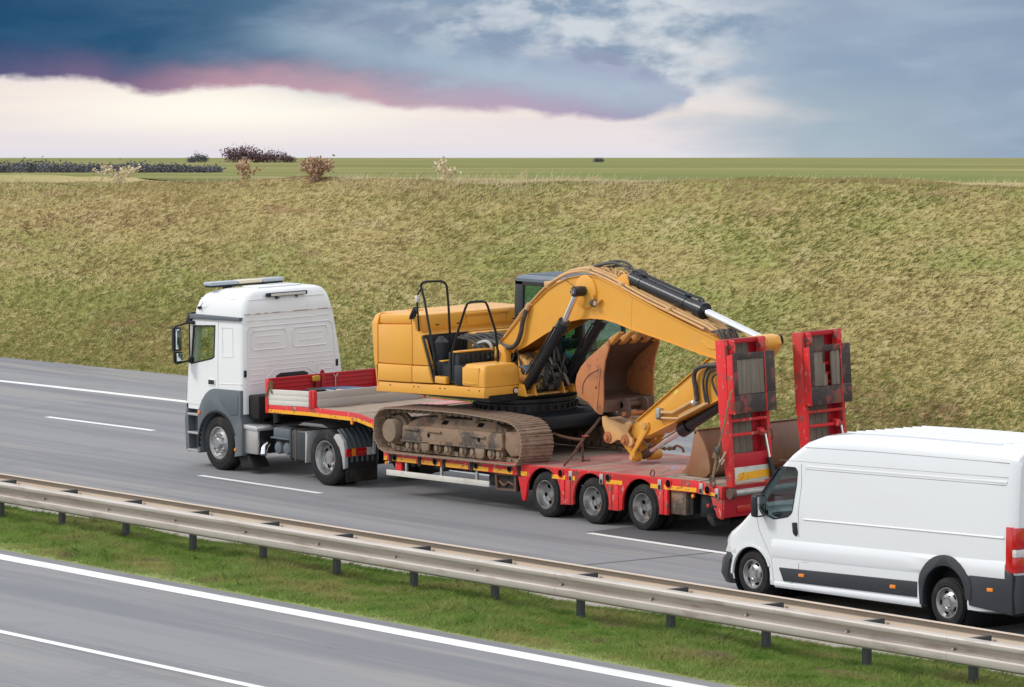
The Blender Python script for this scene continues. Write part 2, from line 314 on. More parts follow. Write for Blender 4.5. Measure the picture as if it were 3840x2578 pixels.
        if parent is not None: o.parent = parent
        if base is not None and parent is None: o.location = base
        if kind: o['kind'] = kind
        return o

def thing(name, label, cat, loc, group=None):
    o = bpy.data.objects.new(name, None); COL.objects.link(o); o.location = loc; o.empty_display_size = 0.3
    o['label'] = label; o['category'] = cat
    if group: o['group'] = group
    return o
def tag(o, label, cat, group=None):
    o['label'] = label; o['category'] = cat
    if group: o['group'] = group
    return o
def arc(cx, cz, r, a0, a1, n=14):
    return [(cx + r * math.cos(R(a0 + (a1 - a0) * i / n)), cz + r * math.sin(R(a0 + (a1 - a0) * i / n))) for i in range(n + 1)]
def rrect(x0, x1, y0, y1, z, r, n=5):
    out = []
    for cx, cy, a in ((x1 - r, y0 + r, -90), (x1 - r, y1 - r, 0), (x0 + r, y1 - r, 90), (x0 + r, y0 + r, 180)):
        for i in range(n + 1):
            q = R(a + 90 * i / n); out.append((cx + r * math.cos(q), cy + r * math.sin(q), z))
    return out
def smoothpath(pts, n=6):
    P = [Vector(p) for p in pts]; out = []
    for i in range(len(P) - 1):
        p0, p1, p2, p3 = P[max(i - 1, 0)], P[i], P[i + 1], P[min(i + 2, len(P) - 1)]
        for k in range(n):
            t = k / n
            out.append(0.5 * ((2 * p1) + (p2 - p0) * t + (2 * p0 - 5 * p1 + 4 * p2 - p3) * t * t + (3 * p1 - p0 - 3 * p2 + p3) * t ** 3))
    out.append(P[-1]); return [tuple(p) for p in out]
def cut(target, *cutters):
    """boolean openings; the cutters are removed afterwards"""
    for c in cutters:
        md = target.modifiers.new('opening', 'BOOLEAN'); md.operation = 'DIFFERENCE'; md.solver = 'EXACT'; md.object = c
    bpy.context.view_layer.update()
    me = bpy.data.meshes.new_from_object(target.evaluated_get(bpy.context.evaluated_depsgraph_get()))
    target.modifiers.clear(); old = target.data; target.data = me
    me.shade_smooth(); me.set_sharp_from_angle(angle=R(34))
    for c in cutters: bpy.data.objects.remove(c)
# ------------------------------------------------------------------ ground, roads, bank, field
def depth_of(x, y): return -0.7910 * (x - 58) + 0.6118 * (y + 43.5)
def bend(x):                                                       # the motorway starts to curve towards the left
    x = np.asarray(x, float); t = np.clip(-10 - x, 0, None)
    return -np.where(t < 40, 0.0019 * t * t, 0.0019 * 1600 + 0.152 * (t - 40))
FOOT = 10.0
def smooth01(t): t = np.clip(t, 0, 1); return t * t * (3 - 2 * t)
def lump(x, y):
    return (np.sin(x * .9 + y * .7) * np.sin(y * 1.1 - x * .35) * .05 + np.sin(x * .23 + 1.3) * np.sin(y * .31 + x * .11) * .13
            + np.sin(x * 2.3 + y * 1.7 + 2) * np.sin(y * 2.9 - x * 1.1) * .022)
def height(x, y):
    x = np.asarray(x, float); y = np.asarray(y, float)
    yy = y - bend(x)
    d = depth_of(x, y)
    crest = 7.45 - .0286 * d
    crest = np.maximum(crest, -4)
    t = np.clip((yy - FOOT) / 7.6, 0, 1)
    s = t * 0.82 + 0.18 * smooth01(t)
    z = 0.3 + (crest - 0.3) * s
    z = z + lump(x, y) * np.clip((yy - FOOT) / 1.0, 0, 1)
    f = smooth01((yy - 26) / 60)
    field = 4.5 - .0275 * d + np.sin(x * .011 + y * .004) * .12
    return z * (1 - f) + field * f

def grid_obj(name, xs, ys, zf, material, kind='structure'):
    X, Y = np.meshgrid(xs, ys); Z = zf(X, Y); nx, ny = len(xs), len(ys)
    vs = np.stack([X, Y, Z], -1).reshape(-1, 3)
    i = (np.arange(ny - 1)[:, None] * nx + np.arange(nx - 1)[None, :]).ravel()
    fs = np.stack([i, i + 1, i + nx + 1, i + nx], -1)
    me = bpy.data.meshes.new(name); me.from_pydata(vs.tolist(), [], fs.tolist()); me.materials.append(material); me.shade_smooth()
    o = bpy.data.objects.new(name, me); COL.objects.link(o)
    if kind: o['kind'] = kind
    return o

M['asphalt'] = mat('asphalt', (0.232, 0.232, 0.242), 0.75, layers=(((.165, .168, .185), (.03, .8, 1), .42, .58, .9), ((.285, .268, .255), (.08, 1.5, 1), .48, .66, .75), ((.185, .185, .19), (.35, 11, 1), .52, .72, .5), ((.36, .355, .35), 45, .55, .8, .3), ((.16, .16, .165), .45, .56, .70, .5), ((.13, .13, .135), (1.1, 2.2, 1), .68, .74, .5)), bump=(160, .25, .006))
M['asphalt_new'] = mat('fresh_asphalt_and_truck_shade', (0.085, 0.083, 0.088), 0.8, layers=(((.115, .112, .112), (.1, 2.0, 1), .45, .7, .7), ((.11, .11, .11), 60, .58, .8, .3)), bump=(160, .25, .006))  # fresh asphalt, with the truck's shadow mixed into its dark tone
M['tar'] = mat('tar_joint', (0.10, 0.10, 0.105), 0.8)
M['paint'] = mat('road_paint', (0.80, 0.80, 0.78), 0.6, layers=(((.52, .52, .51), (.8, 8, 1), .48, .72, .55), ((.35, .35, .35), 18, .66, .78, .5)))
M['verge'] = mat('dusty_gravel_verge', (0.33, 0.285, 0.265), 0.9, layers=(((.30, .27, .25), 3, .45, .75, .6), ((.46, .41, .38), 20, .5, .75, .6), ((.2, .18, .17), 40, .6, .8, .5)), bump=(50, .5, .015))
M['soil'] = mat('grassy_soil', (0.22, 0.26, 0.08), 0.95, layers=(((.20, .16, .085), 1.2, .50, .72, .7), ((.08, .12, .025), 3.0, .5, .75, .6)))
M['bank'] = mat('dry_grass_bank', (0.40, 0.33, 0.145), 0.95, spec=.1, layers=(((.24, .28, .08), (.085, .24, .24), .44, .60, .80), ((.47, .39, .22), (.6, 1.6, 1.6), .50, .70, .7), ((.28, .16, .105), (.26, .7, .7), .60, .70, .7), ((.33, .26, .11), (2.0, 6, 6), .48, .66, .6), ((.52, .43, .26), (5, 16, 16), .54, .70, .5)))
M['field'] = mat('far_field', (0.175, 0.18, 0.055), 0.95, spec=.1, layers=(((.31, .27, .10), (.0022, .010, .02), .42, .60, .8), ((.16, .19, .05), (.0016, .006, .012), .46, .62, .75), ((.36, .29, .15), (.004, .02, .02), .58, .7, .7)))

xs = np.concatenate([np.linspace(-420, -62, 60)[:-1], np.linspace(-62, 40, 103)[:-1], np.linspace(40, 420, 50)])
ground = grid_obj('ground', np.linspace(-3200, 3200, 33), np.concatenate([np.linspace(-3200, -60, 20), [-30.2]]), lambda x, y: x * 0 - 0.02, M['soil'])
near_road = grid_obj('road', xs, np.array([-30.0, -9.55]), lambda x, y: x * 0, M['asphalt'])
def far_z(x, y): return CROSSFALL * np.clip(y, 0, None)
road = grid_obj('road', xs, np.array([-5.55, -3, -0.3, 0, 3, 6, 8, 9, 9.6, 10.1]), far_z, M['asphalt'])
vco = np.array([v.co[:] for v in road.data.vertices])
tt = np.clip((vco[:, 1] + 5.55) / 15.65, 0, 1)
for v, q, t in zip(road.data.vertices, vco, tt):
    v.co.y = q[1] + float(bend(q[0])); v.co.z = CROSSFALL * max(q[1], 0)
def turf_z(y): return 0.11 * np.clip(np.minimum(y + 9.55, -6.40 - y) / .9, 0, 1) ** .6 - .005
median = grid_obj('median', xs, np.array([-9.55, -9.45, -9.2, -8.9, -8.6, -8, -7.4, -7.0, -6.7, -6.5, -6.4]), lambda x, y: turf_z(y), M['soil'])
for v in median.data.vertices: v.co.y += float(bend(v.co.x))
for v in near_road.data.vertices: v.co.y += float(bend(v.co.x))
verge = grid_obj('gravel_verge', xs, np.array([-6.42, -6.3, -5.7, -5.5]), lambda x, y: np.where((y > -6.4) & (y < -5.6), 0.03, -0.02), M['verge'])
for v in verge.data.vertices: v.co.y += float(bend(v.co.x))

bank_y = np.concatenate([np.array([9.9]), np.linspace(10, 19, 46), np.linspace(19.5, 27, 12)])
bx = np.concatenate([np.linspace(-420, -60, 70)[:-1], np.linspace(-60, 14, 260)[:-1], np.linspace(14, 300, 90)])
bank = grid_obj('embankment', bx, bank_y, lambda x, y: x * 0, M['bank'])
for v in bank.data.vertices:
    x, y = v.co.x, v.co.y + float(bend(v.co.x)); v.co.y = y
    v.co.z = float(height(x, y)) if v.co.y - float(bend(x)) > 9.95 else 0.2
fx = np.concatenate([np.linspace(-4200, -600, 40)[:-1], np.linspace(-600, 300, 91)[:-1], np.linspace(300, 2000, 20)])
fy = np.concatenate([np.linspace(26.5, 160, 30)[:-1], np.linspace(160, 3600, 60)])
field = grid_obj('field', fx, fy, lambda x, y: x * 0, M['field'])
for v in field.data.vertices:
    if v.co.y < 120: v.co.y += float(bend(v.co.x)) * max(0, (1 - (v.co.y - 26.5) / 90))
zz = height(np.array([v.co.x for v in field.data.vertices]), np.array([v.co.y for v in field.data.vertices]))
for v, z in zip(field.data.vertices, zz): v.co.z = float(z) - 0.01

# painted markings: children of the road they lie on
def mark(parent, x0, x1, y, width, m='paint', lift=0.004, name='road_marking'):
    n = max(2, int((x1 - x0) / 1.5)); xs_ = np.linspace(x0, x1, n); vs = []; fs = []
    for x in xs_:
        b = float(bend(x))
        for yy in (y - width / 2, y + width / 2): vs.append((x, yy + b, CROSSFALL * max(yy, 0) * (1 if parent is road else 0) + lift))
    fs = [(2 * i, 2 * i + 2, 2 * i + 3, 2 * i + 1) for i in range(n - 1)]
    return MB().add(vs, fs).build(name, M[m], parent)
mark(near_road, -200, 200, -10.03, 0.36)
mark(near_road, 8.3 - 24, 8.3 - 18, -14.3, 0.16); mark(near_road, 3.0, 19.0, -14.3, 0.16); mark(near_road, 31, 37, -14.3, .16)
for x0, x1 in ((-42.3, -38.4), (-30.4, -26.6), (-18.6, -14.7), (-6.64, -2.75), (4.85, 9.1), (16.6, 20.6)):
    mark(road, x0, x1, -0.80, 0.15)
for x0, x1 in ((-42, -38), (-30, -26), (-17.9, -13.9), (-6, -2), (6, 10), (18, 22)): mark(road, x0, x1, 2.90, 0.15)
mark(road, -200, 200, 6.58, 0.24); mark(road, -200, 200, -4.75, 0.25)
mark(road, 4.7, 60, 1.07, 3.62, 'asphalt_new', 0.002, 'shaded_asphalt_patch')  # newer surfacing from the joint on; colour also takes in the truck shadow
mb = MB().add([(8.02, -5.3, .002), (8.10, -5.3, .002), (8.10, -.72, .002), (8.02, -.72, .002)], [(0, 1, 2, 3)]); mb.build('tar_joint', M['tar'], road)

# ------------------------------------------------------------------ grass
def blade_material(name, stops, patches, trans=0.55):
    m = bpy.data.materials.new(name); m.use_nodes = True; t = NT(m.node_tree); p = t.n['Principled BSDF']
    at = t.node('ShaderNodeAttribute', attribute_name='tint'); ge = t.node('ShaderNodeNewGeometry')
    c = t.ramp(at.outputs['Fac'], stops, 'LINEAR')
    for k, (col, sc, lo, hi, amt) in enumerate(patches):
        f = t.m('MULTIPLY', t.mr(t.noise(t.scalev(ge.outputs['Position'], sc, (k * 5.1, k * 2.7, 0)), 1.0, 4, .6), lo, hi), amt)
        c = t.mix(f, c, col)
    t.l.new(c, p.inputs['Base Color']); p.inputs['Roughness'].default_value = 0.75; p.inputs['Specular IOR Level'].default_value = 0.2
    tl = t.node('ShaderNodeBsdfTranslucent'); t.l.new(c, tl.inputs[0]); mx = t.node('ShaderNodeMixShader'); mx.inputs[0].default_value = trans
    out = t.n['Material Output']; t.l.new(p.outputs[0], mx.inputs[1]); t.l.new(tl.outputs[0], mx.inputs[2]); t.l.new(mx.outputs[0], out.inputs[0])
    return m
def blades(name, P, h, width, lean, material, label, cat, parent=None, base_tint=None):
    """P: roots (N,3); lean: (N,2) sideways offset of the tip as a fraction of the height"""
    N = len(P); a = rng.uniform(0, 2 * np.pi, N); w_ = width * rng.uniform(.6, 1.3, N)
    side = np.stack([np.cos(a) * w_, np.sin(a) * w_, np.zeros(N)], -1)
    mid = P + np.stack([lean[:, 0] * h * .35, lean[:, 1] * h * .35, h * .6], -1)
    tip = P + np.stack([lean[:, 0] * h, lean[:, 1] * h, h], -1)
    V = np.stack([P - side, P + side, mid + side * .6, tip, mid - side * .6], 1).reshape(-1, 3)
    i = np.arange(N)[:, None] * 5
    me = bpy.data.meshes.new(name); me.vertices.add(N * 5); me.vertices.foreach_set('co', V.astype(np.float32).ravel())
    me.loops.add(N * 5); me.loops.foreach_set('vertex_index', (i + np.array([0, 1, 2, 3, 4])).astype(np.int32).ravel())
    me.polygons.add(N); me.polygons.foreach_set('loop_start', (np.arange(N) * 5).astype(np.int32))
    at = me.attributes.new('tint', 'FLOAT', 'POINT')
    tint = rng.uniform(0, 1, N) if base_tint is None else np.clip(base_tint + rng.normal(0, .16, N), 0, 1)
    at.data.foreach_set('value', np.repeat(tint, 5).astype(np.float32))
    me.update(calc_edges=True); me.materials.append(material)
    o = bpy.data.objects.new(name, me); COL.objects.link(o); o['kind'] = 'stuff'; o['label'] = label; o['category'] = cat
    return o
def tuft_noise(x, y, k=1.0):
    return (np.sin(x * 1.7 * k + np.sin(y * 1.3 * k) * 2) * np.sin(y * 2.3 * k + np.sin(x * .9 * k) * 2) + np.sin(x * .53 * k + y * .71 * k + 1)) * .5
GB = blade_material('bank_grass', [(0, (.36, .325, .115)), (.25, (.42, .355, .145)), (.5, (.46, .375, .175)), (.75, (.51, .405, .21)), (1, (.40, .38, .14))],
    [((.235, .285, .075), (.085, .24, .24), .44, .60, .80), ((.44, .32, .18), (.10, .30, .30), .50, .64, .65), ((.33, .20, .13), (.16, .5, .5), .55, .67, .75), ((.50, .40, .22), (.4, 1.3, 1.3), .52, .74, .5), ((.27, .235, .085), (.7, 2.2, 2.2), .54, .72, .5)])
NB = 330000
bxr = rng.uniform(-64, 9, NB); byr = FOOT + rng.uniform(0, 1, NB) * 9.4
yy = byr + bend(bxr)
Pb = np.stack([bxr, yy, height(bxr, yy) - .02], -1)
tn = tuft_noise(bxr, byr)
hb = (0.080 + .015 * np.clip(tn, -.6, 1)) * rng.uniform(.7, 1.3, NB)
lean = np.stack([rng.normal(1.9, .8, NB) , rng.normal(-.1, .35, NB)], -1)
blades('bank_grass', Pb, hb, 0.0085, lean, GB, 'dry olive and straw grass covering the long roadside embankment', 'grass', base_tint=.5 + .13 * tn)
# greener strip at the foot of the bank
GG = blade_material('green_grass', [(0, (.235, .30, .08)), (.5, (.31, .355, .11)), (1, (.42, .40, .16))], [((.18, .30, .07), (1.5, 1.5, 1.5), .5, .7, .6), ((.48, .42, .19), (.7, 1.2, 1.2), .58, .75, .6)])
NF = 120000
fxr = rng.uniform(-60, 9, NF); fyr = FOOT + np.abs(rng.normal(0, 1.9, NF)) - .05; fyr = np.where(fyr > 17, 10.5, fyr)
yy = fyr + bend(fxr)
blades('foot_grass', np.stack([fxr, yy, height(fxr, yy) - .02], -1), rng.uniform(.05, .12, NF), .008, np.stack([rng.normal(1.2, .7, NF), rng.normal(-.1, .4, NF)], -1), GG,
       'green grass along the foot of the bank beside the hard shoulder', 'grass')
# pale tall stems on the crest
GC = blade_material('crest_grass', [(0, (.64, .54, .33)), (.5, (.76, .65, .44)), (1, (.60, .53, .29))], [((.50, .45, .20), (.12, .2, .2), .50, .68, .6)], .55)
NC = 48000
cx_ = rng.uniform(-66, 10, NC); cy_ = 16.6 + rng.gamma(2.2, .8, NC)
yy = cy_ + bend(cx_); cl = np.clip(tuft_noise(cx_ * .5, cy_ * .5) + .35, 0, 1.3)
hc = (.06 + .13 * cl * rng.uniform(.2, 1, NC)) * rng.uniform(.6, 1.3, NC) * np.where(rng.uniform(0, 1, NC) > .93, 2.2, 1)
blades('crest_grass', np.stack([cx_, yy, height(cx_, yy) - .02], -1), hc, .010, np.stack([rng.normal(.45, .4, NC), rng.normal(0, .3, NC)], -1), GC,
       'pale wheat coloured tall grass along the top of the bank', 'grass')
# median turf
GM = blade_material('median_grass', [(0, (.19, .285, .065)), (.5, (.28, .39, .10)), (1, (.42, .48, .18))],
    [((.13, .27, .045), (1.0, 1.6, 1.6), .50, .66, .8), ((.44, .40, .17), (.5, 1.5, 1.5), .46, .66, .8), ((.33, .25, .17), (.8, 1.8, 1.8), .60, .70, .75)])
NM = 330000
mx_ = rng.uniform(-14, 27, NM); my_ = rng.uniform(-9.52, -6.40, NM)
tn = tuft_noise(mx_, my_, 2.4); edge_ = np.minimum(my_ + 9.56, -6.38 - my_)
keep = edge_ + rng.normal(0, .07, NM) + .05 * tn > .03
mx_, my_, tn, edge_ = mx_[keep], my_[keep], tn[keep], edge_[keep]; NM = len(mx_)
hm = (.075 + .055 * np.clip(tn, -.7, 1)) * rng.uniform(.6, 1.6, NM) * np.clip(.5 + edge_ * 1.0, 0, 1)
blades('median_grass', np.stack([mx_, my_ + bend(mx_), turf_z(my_) - .01], -1), hm, .007, np.stack([rng.normal(.3, .6, NM), rng.normal(0, .5, NM)], -1), GM,
       'short green turf on the central reservation under the guardrail', 'grass', base_tint=np.clip(.48 + .22 * tn - .0 * edge_, 0, 1))

# dry weeds on the crest
def weed(x, y, h, n, spread, label, colm, cat='weed', group='dry weeds on the crest of the bank'):
    y = y + float(bend(x)); z = float(height(x, y)); t = thing('dry_shrub', label, cat, (x, y, z), group)
    st = MB(); lv = MB()
    for k in range(n):
        a = random.uniform(0, 6.28); hh = h * random.uniform(.55, 1); sp = spread * random.uniform(.2, 1)
        p = [(x + random.uniform(-.08, .08), y + random.uniform(-.08, .08), z - .05), (x + math.cos(a) * sp * .4, y + math.sin(a) * sp * .4, z + hh * .55), (x + math.cos(a) * sp, y + math.sin(a) * sp, z + hh)]
        st.tube(smoothpath(p, 3), .012, 4)
        for j in range(26):
            q = random.random() ** .7; c = Vector(p[1]).lerp(Vector(p[2]), q) if q > .3 else Vector(p[0]).lerp(Vector(p[1]), q / .3 * .9 + .1)
            c += Vector((random.gauss(0, .07), random.gauss(0, .07), random.gauss(0, .05))); s = random.uniform(.025, .06)
            d1 = Vector((random.gauss(0, 1), random.gauss(0, 1), random.gauss(0, 1))).normalized() * s; d2 = d1.orthogonal().normalized() * s * .6
            lv.add([c - d1, c + d2, c + d1, c - d2], [(0, 1, 2, 3)])
    st.build('stem', colm, t)['kind'] = 'stuff'; lv.build('foliage', colm, t, smooth=False)['kind'] = 'stuff'
M['weed'] = mat('dry_russet_weed', (0.46, 0.31, 0.20), 0.9, layers=(((.36, .20, .14), 8, .45, .7, .8),))
M['weed2'] = mat('dry_pale_weed', (0.64, 0.54, 0.36), 0.9)
weed(-28.1, 17.5, .55, 46, .42, 'russet dry shrub standing just below the crest of the bank, the broadest up there', M['weed'])
weed(-32.9, 19.0, .6, 10, .35, 'small dry weed just left of the russet shrub on the bank crest', M['weed'])
weed(-24.4, 18.6, .6, 8, .3, 'thin pale dried stalks on the bank crest to the right of the russet shrub', M['weed2'])
weed(-38.9, 19.5, .55, 12, .7, 'low pale stalk clump on the bank crest left of the russet shrub', M['weed2'])
# ------------------------------------------------------------------ far wood and trees
M['far_leaf'] = mat('hazed_far_foliage', (0.125, 0.13, 0.15), 0.95, layers=(((.15, .13, .14), .5, .45, .7, .8),))  # lightened grey-blue puts distance haze into the leaf colour
M['far_leaf_red'] = mat('far_russet_foliage', (0.16, 0.085, 0.095), 0.95, layers=(((.12, .08, .10), .4, .45, .7, .8),))
M['bark'] = mat('bark', (0.07, 0.055, 0.045), 0.95)
def ld(l, d): return 58 - .791 * d + .6118 * l, -43.5 + .6118 * d + .791 * l
def crown(mb, c, rx, ry, rz, n, s):
    for k in range(n):
        v = Vector((random.gauss(0, .52), random.gauss(0, .52), random.gauss(-.05, .50)))
        if v.z < -.9: v.z = -.9
        p = Vector((c[0] + v.x * rx, c[1] + v.y * ry, c[2] + v.z * rz)); ss = s * random.uniform(.35, 1.1)
        d1 = Vector((random.gauss(0, 1), random.gauss(0, 1), random.gauss(0, 1))).normalized() * ss; d2 = d1.orthogonal().normalized() * ss * .7
        mb.add([p - d1, p + d2, p + d1, p - d2], [(0, 1, 2, 3)])
def far_tree(l, d, wid, hgt, label, m, name='tree', cat='tree', blobs=4):
    x, y = ld(l, d); z = float(height(x, y)); t = thing(name, label, cat, (x, y, z), 'trees and bushes on the horizon')
    mb = MB()
    for b in range(blobs):
        u = (b + .5) / blobs - .5; q = 1 - (2 * u) ** 2 * .7
        cxx, cyy = x + .6118 * u * wid, y + .791 * u * wid
        hh = hgt * q * random.uniform(.75, 1.1)
        for _ in range(5): crown(mb, (cxx + random.gauss(0, wid * .05), cyy + random.gauss(0, wid * .05), z + hh * random.uniform(.35, .62)), wid / blobs * .7, wid / blobs * .7, hh * .42, 130, wid / blobs * .10)
    mb.build('crown', m, t, smooth=False)
    tk = MB(); tk.tube([(x, y, z - 1), (x + .1, y, z + hgt * .35), (x, y + .1, z + hgt * .7)], [wid * .02, wid * .015, wid * .006], 6); tk.build('trunk', M['bark'], t)
far_tree(-148, 1980, 9.0, 5.2, 'small dark bush on the horizon left of the russet tree', M['far_leaf'], 'bush', 'bush', 3)
far_tree(-127, 1980, 16.0, 11.0, 'rounded russet tree standing tallest on the horizon', M['far_leaf_red'], blobs=3)
far_tree(-112, 1980, 18.0, 6.0, 'low flat dark thicket on the horizon right of the russet tree', M['far_leaf_red'], 'thicket', 'thicket', 5)
far_tree(41, 1980, 4.0, 2.6, 'tiny lone bush on the horizon above the excavator boom', M['far_leaf'], 'bush', 'bush', 2)
mb = MB()
for k in range(330):
    u = k / 330; l = -165 + 106 * u + random.gauss(0, .3); x, y = ld(l, 840 + random.uniform(-14, 14)); z = float(height(x, y))
    hh = (3.2 - 1.9 * u) * (1 + .10 * math.sin(u * 31) + .06 * math.sin(u * 77)) * random.uniform(.9, 1.06)
    crown(mb, (x, y, z + hh * .38), 1.3, 1.3, hh * .62, 95, .30)
o = mb.build('far_wood', M['far_leaf'], smooth=False, kind='stuff'); tag(o, 'dark wood strip tinted haze blue along the horizon at the far left', 'wood')

# ------------------------------------------------------------------ guardrail
gr = thing('guardrail', 'double sided weathered steel guardrail on the central reservation', 'guardrail', (0, -7.75, 0))
prof = [(.020, .772), (-.012, .786), (-.066, .772), (-.080, .754), (-.082, .714), (-.072, .697), (.020, .628), (.034, .614), (.034, .604), (.020, .596), (-.060, .578), (-.076, .560), (-.080, .495), (-.068, .470), (-.010, .440), (.020, .446)]
def beam(x0, x1, y0, sgn, m, lift):
    n = max(2, int((x1 - x0) / 2)); mb = MB(); xs_ = np.linspace(x0, x1, n + 1)
    L = []
    for th in (0.0, 0.006):
        for x in xs_:
            L.append([(x, y0 + sgn * (p[0] + th - lift) + float(bend(x)), p[1] + (0 if th == 0 else -.001)) for p in prof])
    k = len(prof); vs = [p for r in L for p in r]; fs = []
    for layer in (0, 1):
        for i in range(n):
            a = (layer * (n + 1) + i) * k
            for j in range(k - 1): fs.append((a + j, a + j + 1, a + k + j + 1, a + k + j))
    N0 = (n + 1) * k
    for i in range(n):
        for j in (0, k - 1):
            a = i * k + j; fs.append((a, a + k, a + k + N0, a + N0))
    for i in (0, n):
        for j in range(k - 1):
            a = i * k + j; fs.append((a, a + 1, a + 1 + N0, a + N0))
    mb.add(vs, fs); return mb.build('rail_beam', m, gr)
PITCH = 1.93; X0 = 9.45 - PITCH * 20
for i in range(0, 36, 2):
    x = X0 + PITCH * i - .2
    beam(x, x + 2 * PITCH + .16, -8.085, 1, M['galv'], .0 if (i // 2) % 2 else .004)
    beam(x + PITCH, x + 3 * PITCH + .16, -7.415, -1, M['galv_back'], .0 if (i // 2) % 2 else .004)
def upost():
    mb = MB(); mb.box(-.05, .05, -.028, -.022, -.3, .56); mb.box(-.05, -.044, -.022, .05, -.3, .56); mb.box(.044, .05, -.022, .05, -.3, .56)
    return mb
def uspacer():
    mb = MB(); mb.box(-.003, .003, -.315, .315, .56, .715); mb.box(-.06, .003, -.315, .315, .715, .721); mb.box(-.06, -.003, -.315, .315, .554, .56)
    mb.box(.003, .012, .20, .315, .50, .56); mb.box(.003, .012, -.315, -.2, .50, .56); return mb
def ubolt():
    mb = MB(); mb.lathe([(-.018, 0), (-.018, .014), (0, .02)], (0, 0, .612), 'y', 10); return mb
pm = upost().build('post', M['post'], gr, base=(0, 0, 0)); sm_ = uspacer().build('spacer_bracket', M['post'], gr, base=(0, 0, 0)); bm_ = ubolt().build('bolt', M['galv'], gr, base=(0, 0, 0))
first = True
for i in range(0, 37):
    x = X0 + PITCH * i; b = float(bend(x))
    for src, dy in ((pm, 0), (sm_, 0), (bm_, -.335), ):
        o = src if first else src.copy()
        if not first: COL.objects.link(o); o.parent = gr
        o.location = (x, dy + b, 0)
    first = False
# ------------------------------------------------------------------ wheels (built once per kind, then copied)
def wheel_set(kind, Rr, wd, rr, hub):
    """returns builder meshes for tyre, rim and nuts in local space: axle along y, outer side at -y, outer face y = 0"""
    ty = MB(); w = wd
    prof = [(.05, rr * .99), (.012, rr * 1.02), (.0, rr + (Rr - rr) * .32), (.006, rr + (Rr - rr) * .38), (.002, rr + (Rr - rr) * .55), (.012, rr + (Rr - rr) * .78), (.03, Rr - .022), (.05, Rr - .004)]
    for g in (.24, .40, .60, .76):
        prof += [(w * g - .008, Rr), (w * g - .006, Rr - .013), (w * g + .006, Rr - .013), (w * g + .008, Rr)]
    prof += [(w - .05, Rr - .004), (w - .03, Rr - .022), (w - .012, rr + (Rr - rr) * .78), (w, rr + (Rr - rr) * .4), (w - .03, rr), (w - .08, rr * .96)]
    ty.lathe(prof, n=48)
    rm = MB()
    if hub == 'convex':
        rm.lathe([(.045, rr * 1.0), (.006, rr * 1.02), (.004, rr * .97), (.03, rr * .93), (.055, rr * .86), (.05, rr * .78), (.012, rr * .66), (.006, rr * .46), (.02, rr * .42), (-.03, rr * .36), (-.045, rr * .30), (-.045, 0)], n=40)
    elif hub == 'flat':
        rm.lathe([(.045, rr * 1.0), (.006, rr * 1.03), (.006, rr * .985), (.03, rr * .95), (.07, rr * .89), (.09, rr * .87), (.12, rr * .80), (.135, rr * .74), (.140, rr * .48), (.150, rr * .44), (.150, rr * .30), (.135, rr * .28), (.135, 0)], n=40)
    elif hub == 'deep':
        rm.lathe([(.045, rr * 1.0), (.006, rr * 1.03), (.006, rr * .985), (.03, rr * .95), (.075, rr * .89), (.105, rr * .87), (.14, rr * .845), (.165, rr * .78), (.172, rr * .55), (.165, rr * .50), (.11, rr * .44), (.09, rr * .40), (.085, 0)], n=40)
    else:
        rm.lathe([(.04, rr * 1.0), (.006, rr * 1.03), (.006, rr * .97), (.03, rr * .92), (.06, rr * .84), (.055, rr * .72), (.03, rr * .58), (.02, rr * .40), (.03, rr * .34), (-.0, rr * .28), (-.005, 0)], n=40)
    nut = MB(); hole_shade = MB()
    if hub == 'convex':
        for k in range(10):
            a = 2 * math.pi * k / 10; nut.lathe([(.012, .022), (-.012, .021), (-.022, .014), (-.022, 0)], (rr * .575 * math.cos(a), 0, rr * .575 * math.sin(a)), 'y', 8)
    elif hub == 'flat':
        for k in range(5):
            a = 2 * math.pi * k / 5; hole_shade.lathe([(.14, .036), (.131, .034), (.1315, .031), (.1315, 0)], (rr * .60 * math.cos(a), 0, rr * .60 * math.sin(a)), 'y', 14)
        for k in range(10):
            a = 2 * math.pi * k / 10; nut.lathe([(.145, .012), (.138, .011), (.138, 0)], (rr * .37 * math.cos(a), 0, rr * .37 * math.sin(a)), 'y', 7)
    elif hub == 'deep':
        for k in range(8):
            a = 2 * math.pi * (k + .3) / 8; hole_shade.lathe([(.168, .045), (.160, .042), (.1605, .040), (.1605, 0)], (rr * .67 * math.cos(a), 0, rr * .67 * math.sin(a)), 'y', 14)
        for k in range(10):
            a = 2 * math.pi * k / 10; nut.lathe([(.165, .017), (.14, .016), (.14, 0)], (rr * .50 * math.cos(a), 0, rr * .50 * math.sin(a)), 'y', 7)
    else:
        for k in range(5):
            a = 2 * math.pi * k / 5 + .3; c_ = (rr * .64 * math.cos(a), 0, rr * .64 * math.sin(a))
            hole_shade.lathe([(.06, .038), (.038, .036), (.04, .031), (.04, 0)], c_, 'y', 12)
            a += .6; nut.lathe([(.03, .014), (.005, .013), (.005, 0)], (rr * .47 * math.cos(a), 0, rr * .47 * math.sin(a)), 'y', 7)
    return ty, rm, nut, hole_shade
HOLE_SHADE = M['hole_shade'] = mat('hole_shade_black', (.006, .006, .006), .9, spec=.1)  # near-black discs and plates paint the shade of holes that are not cut
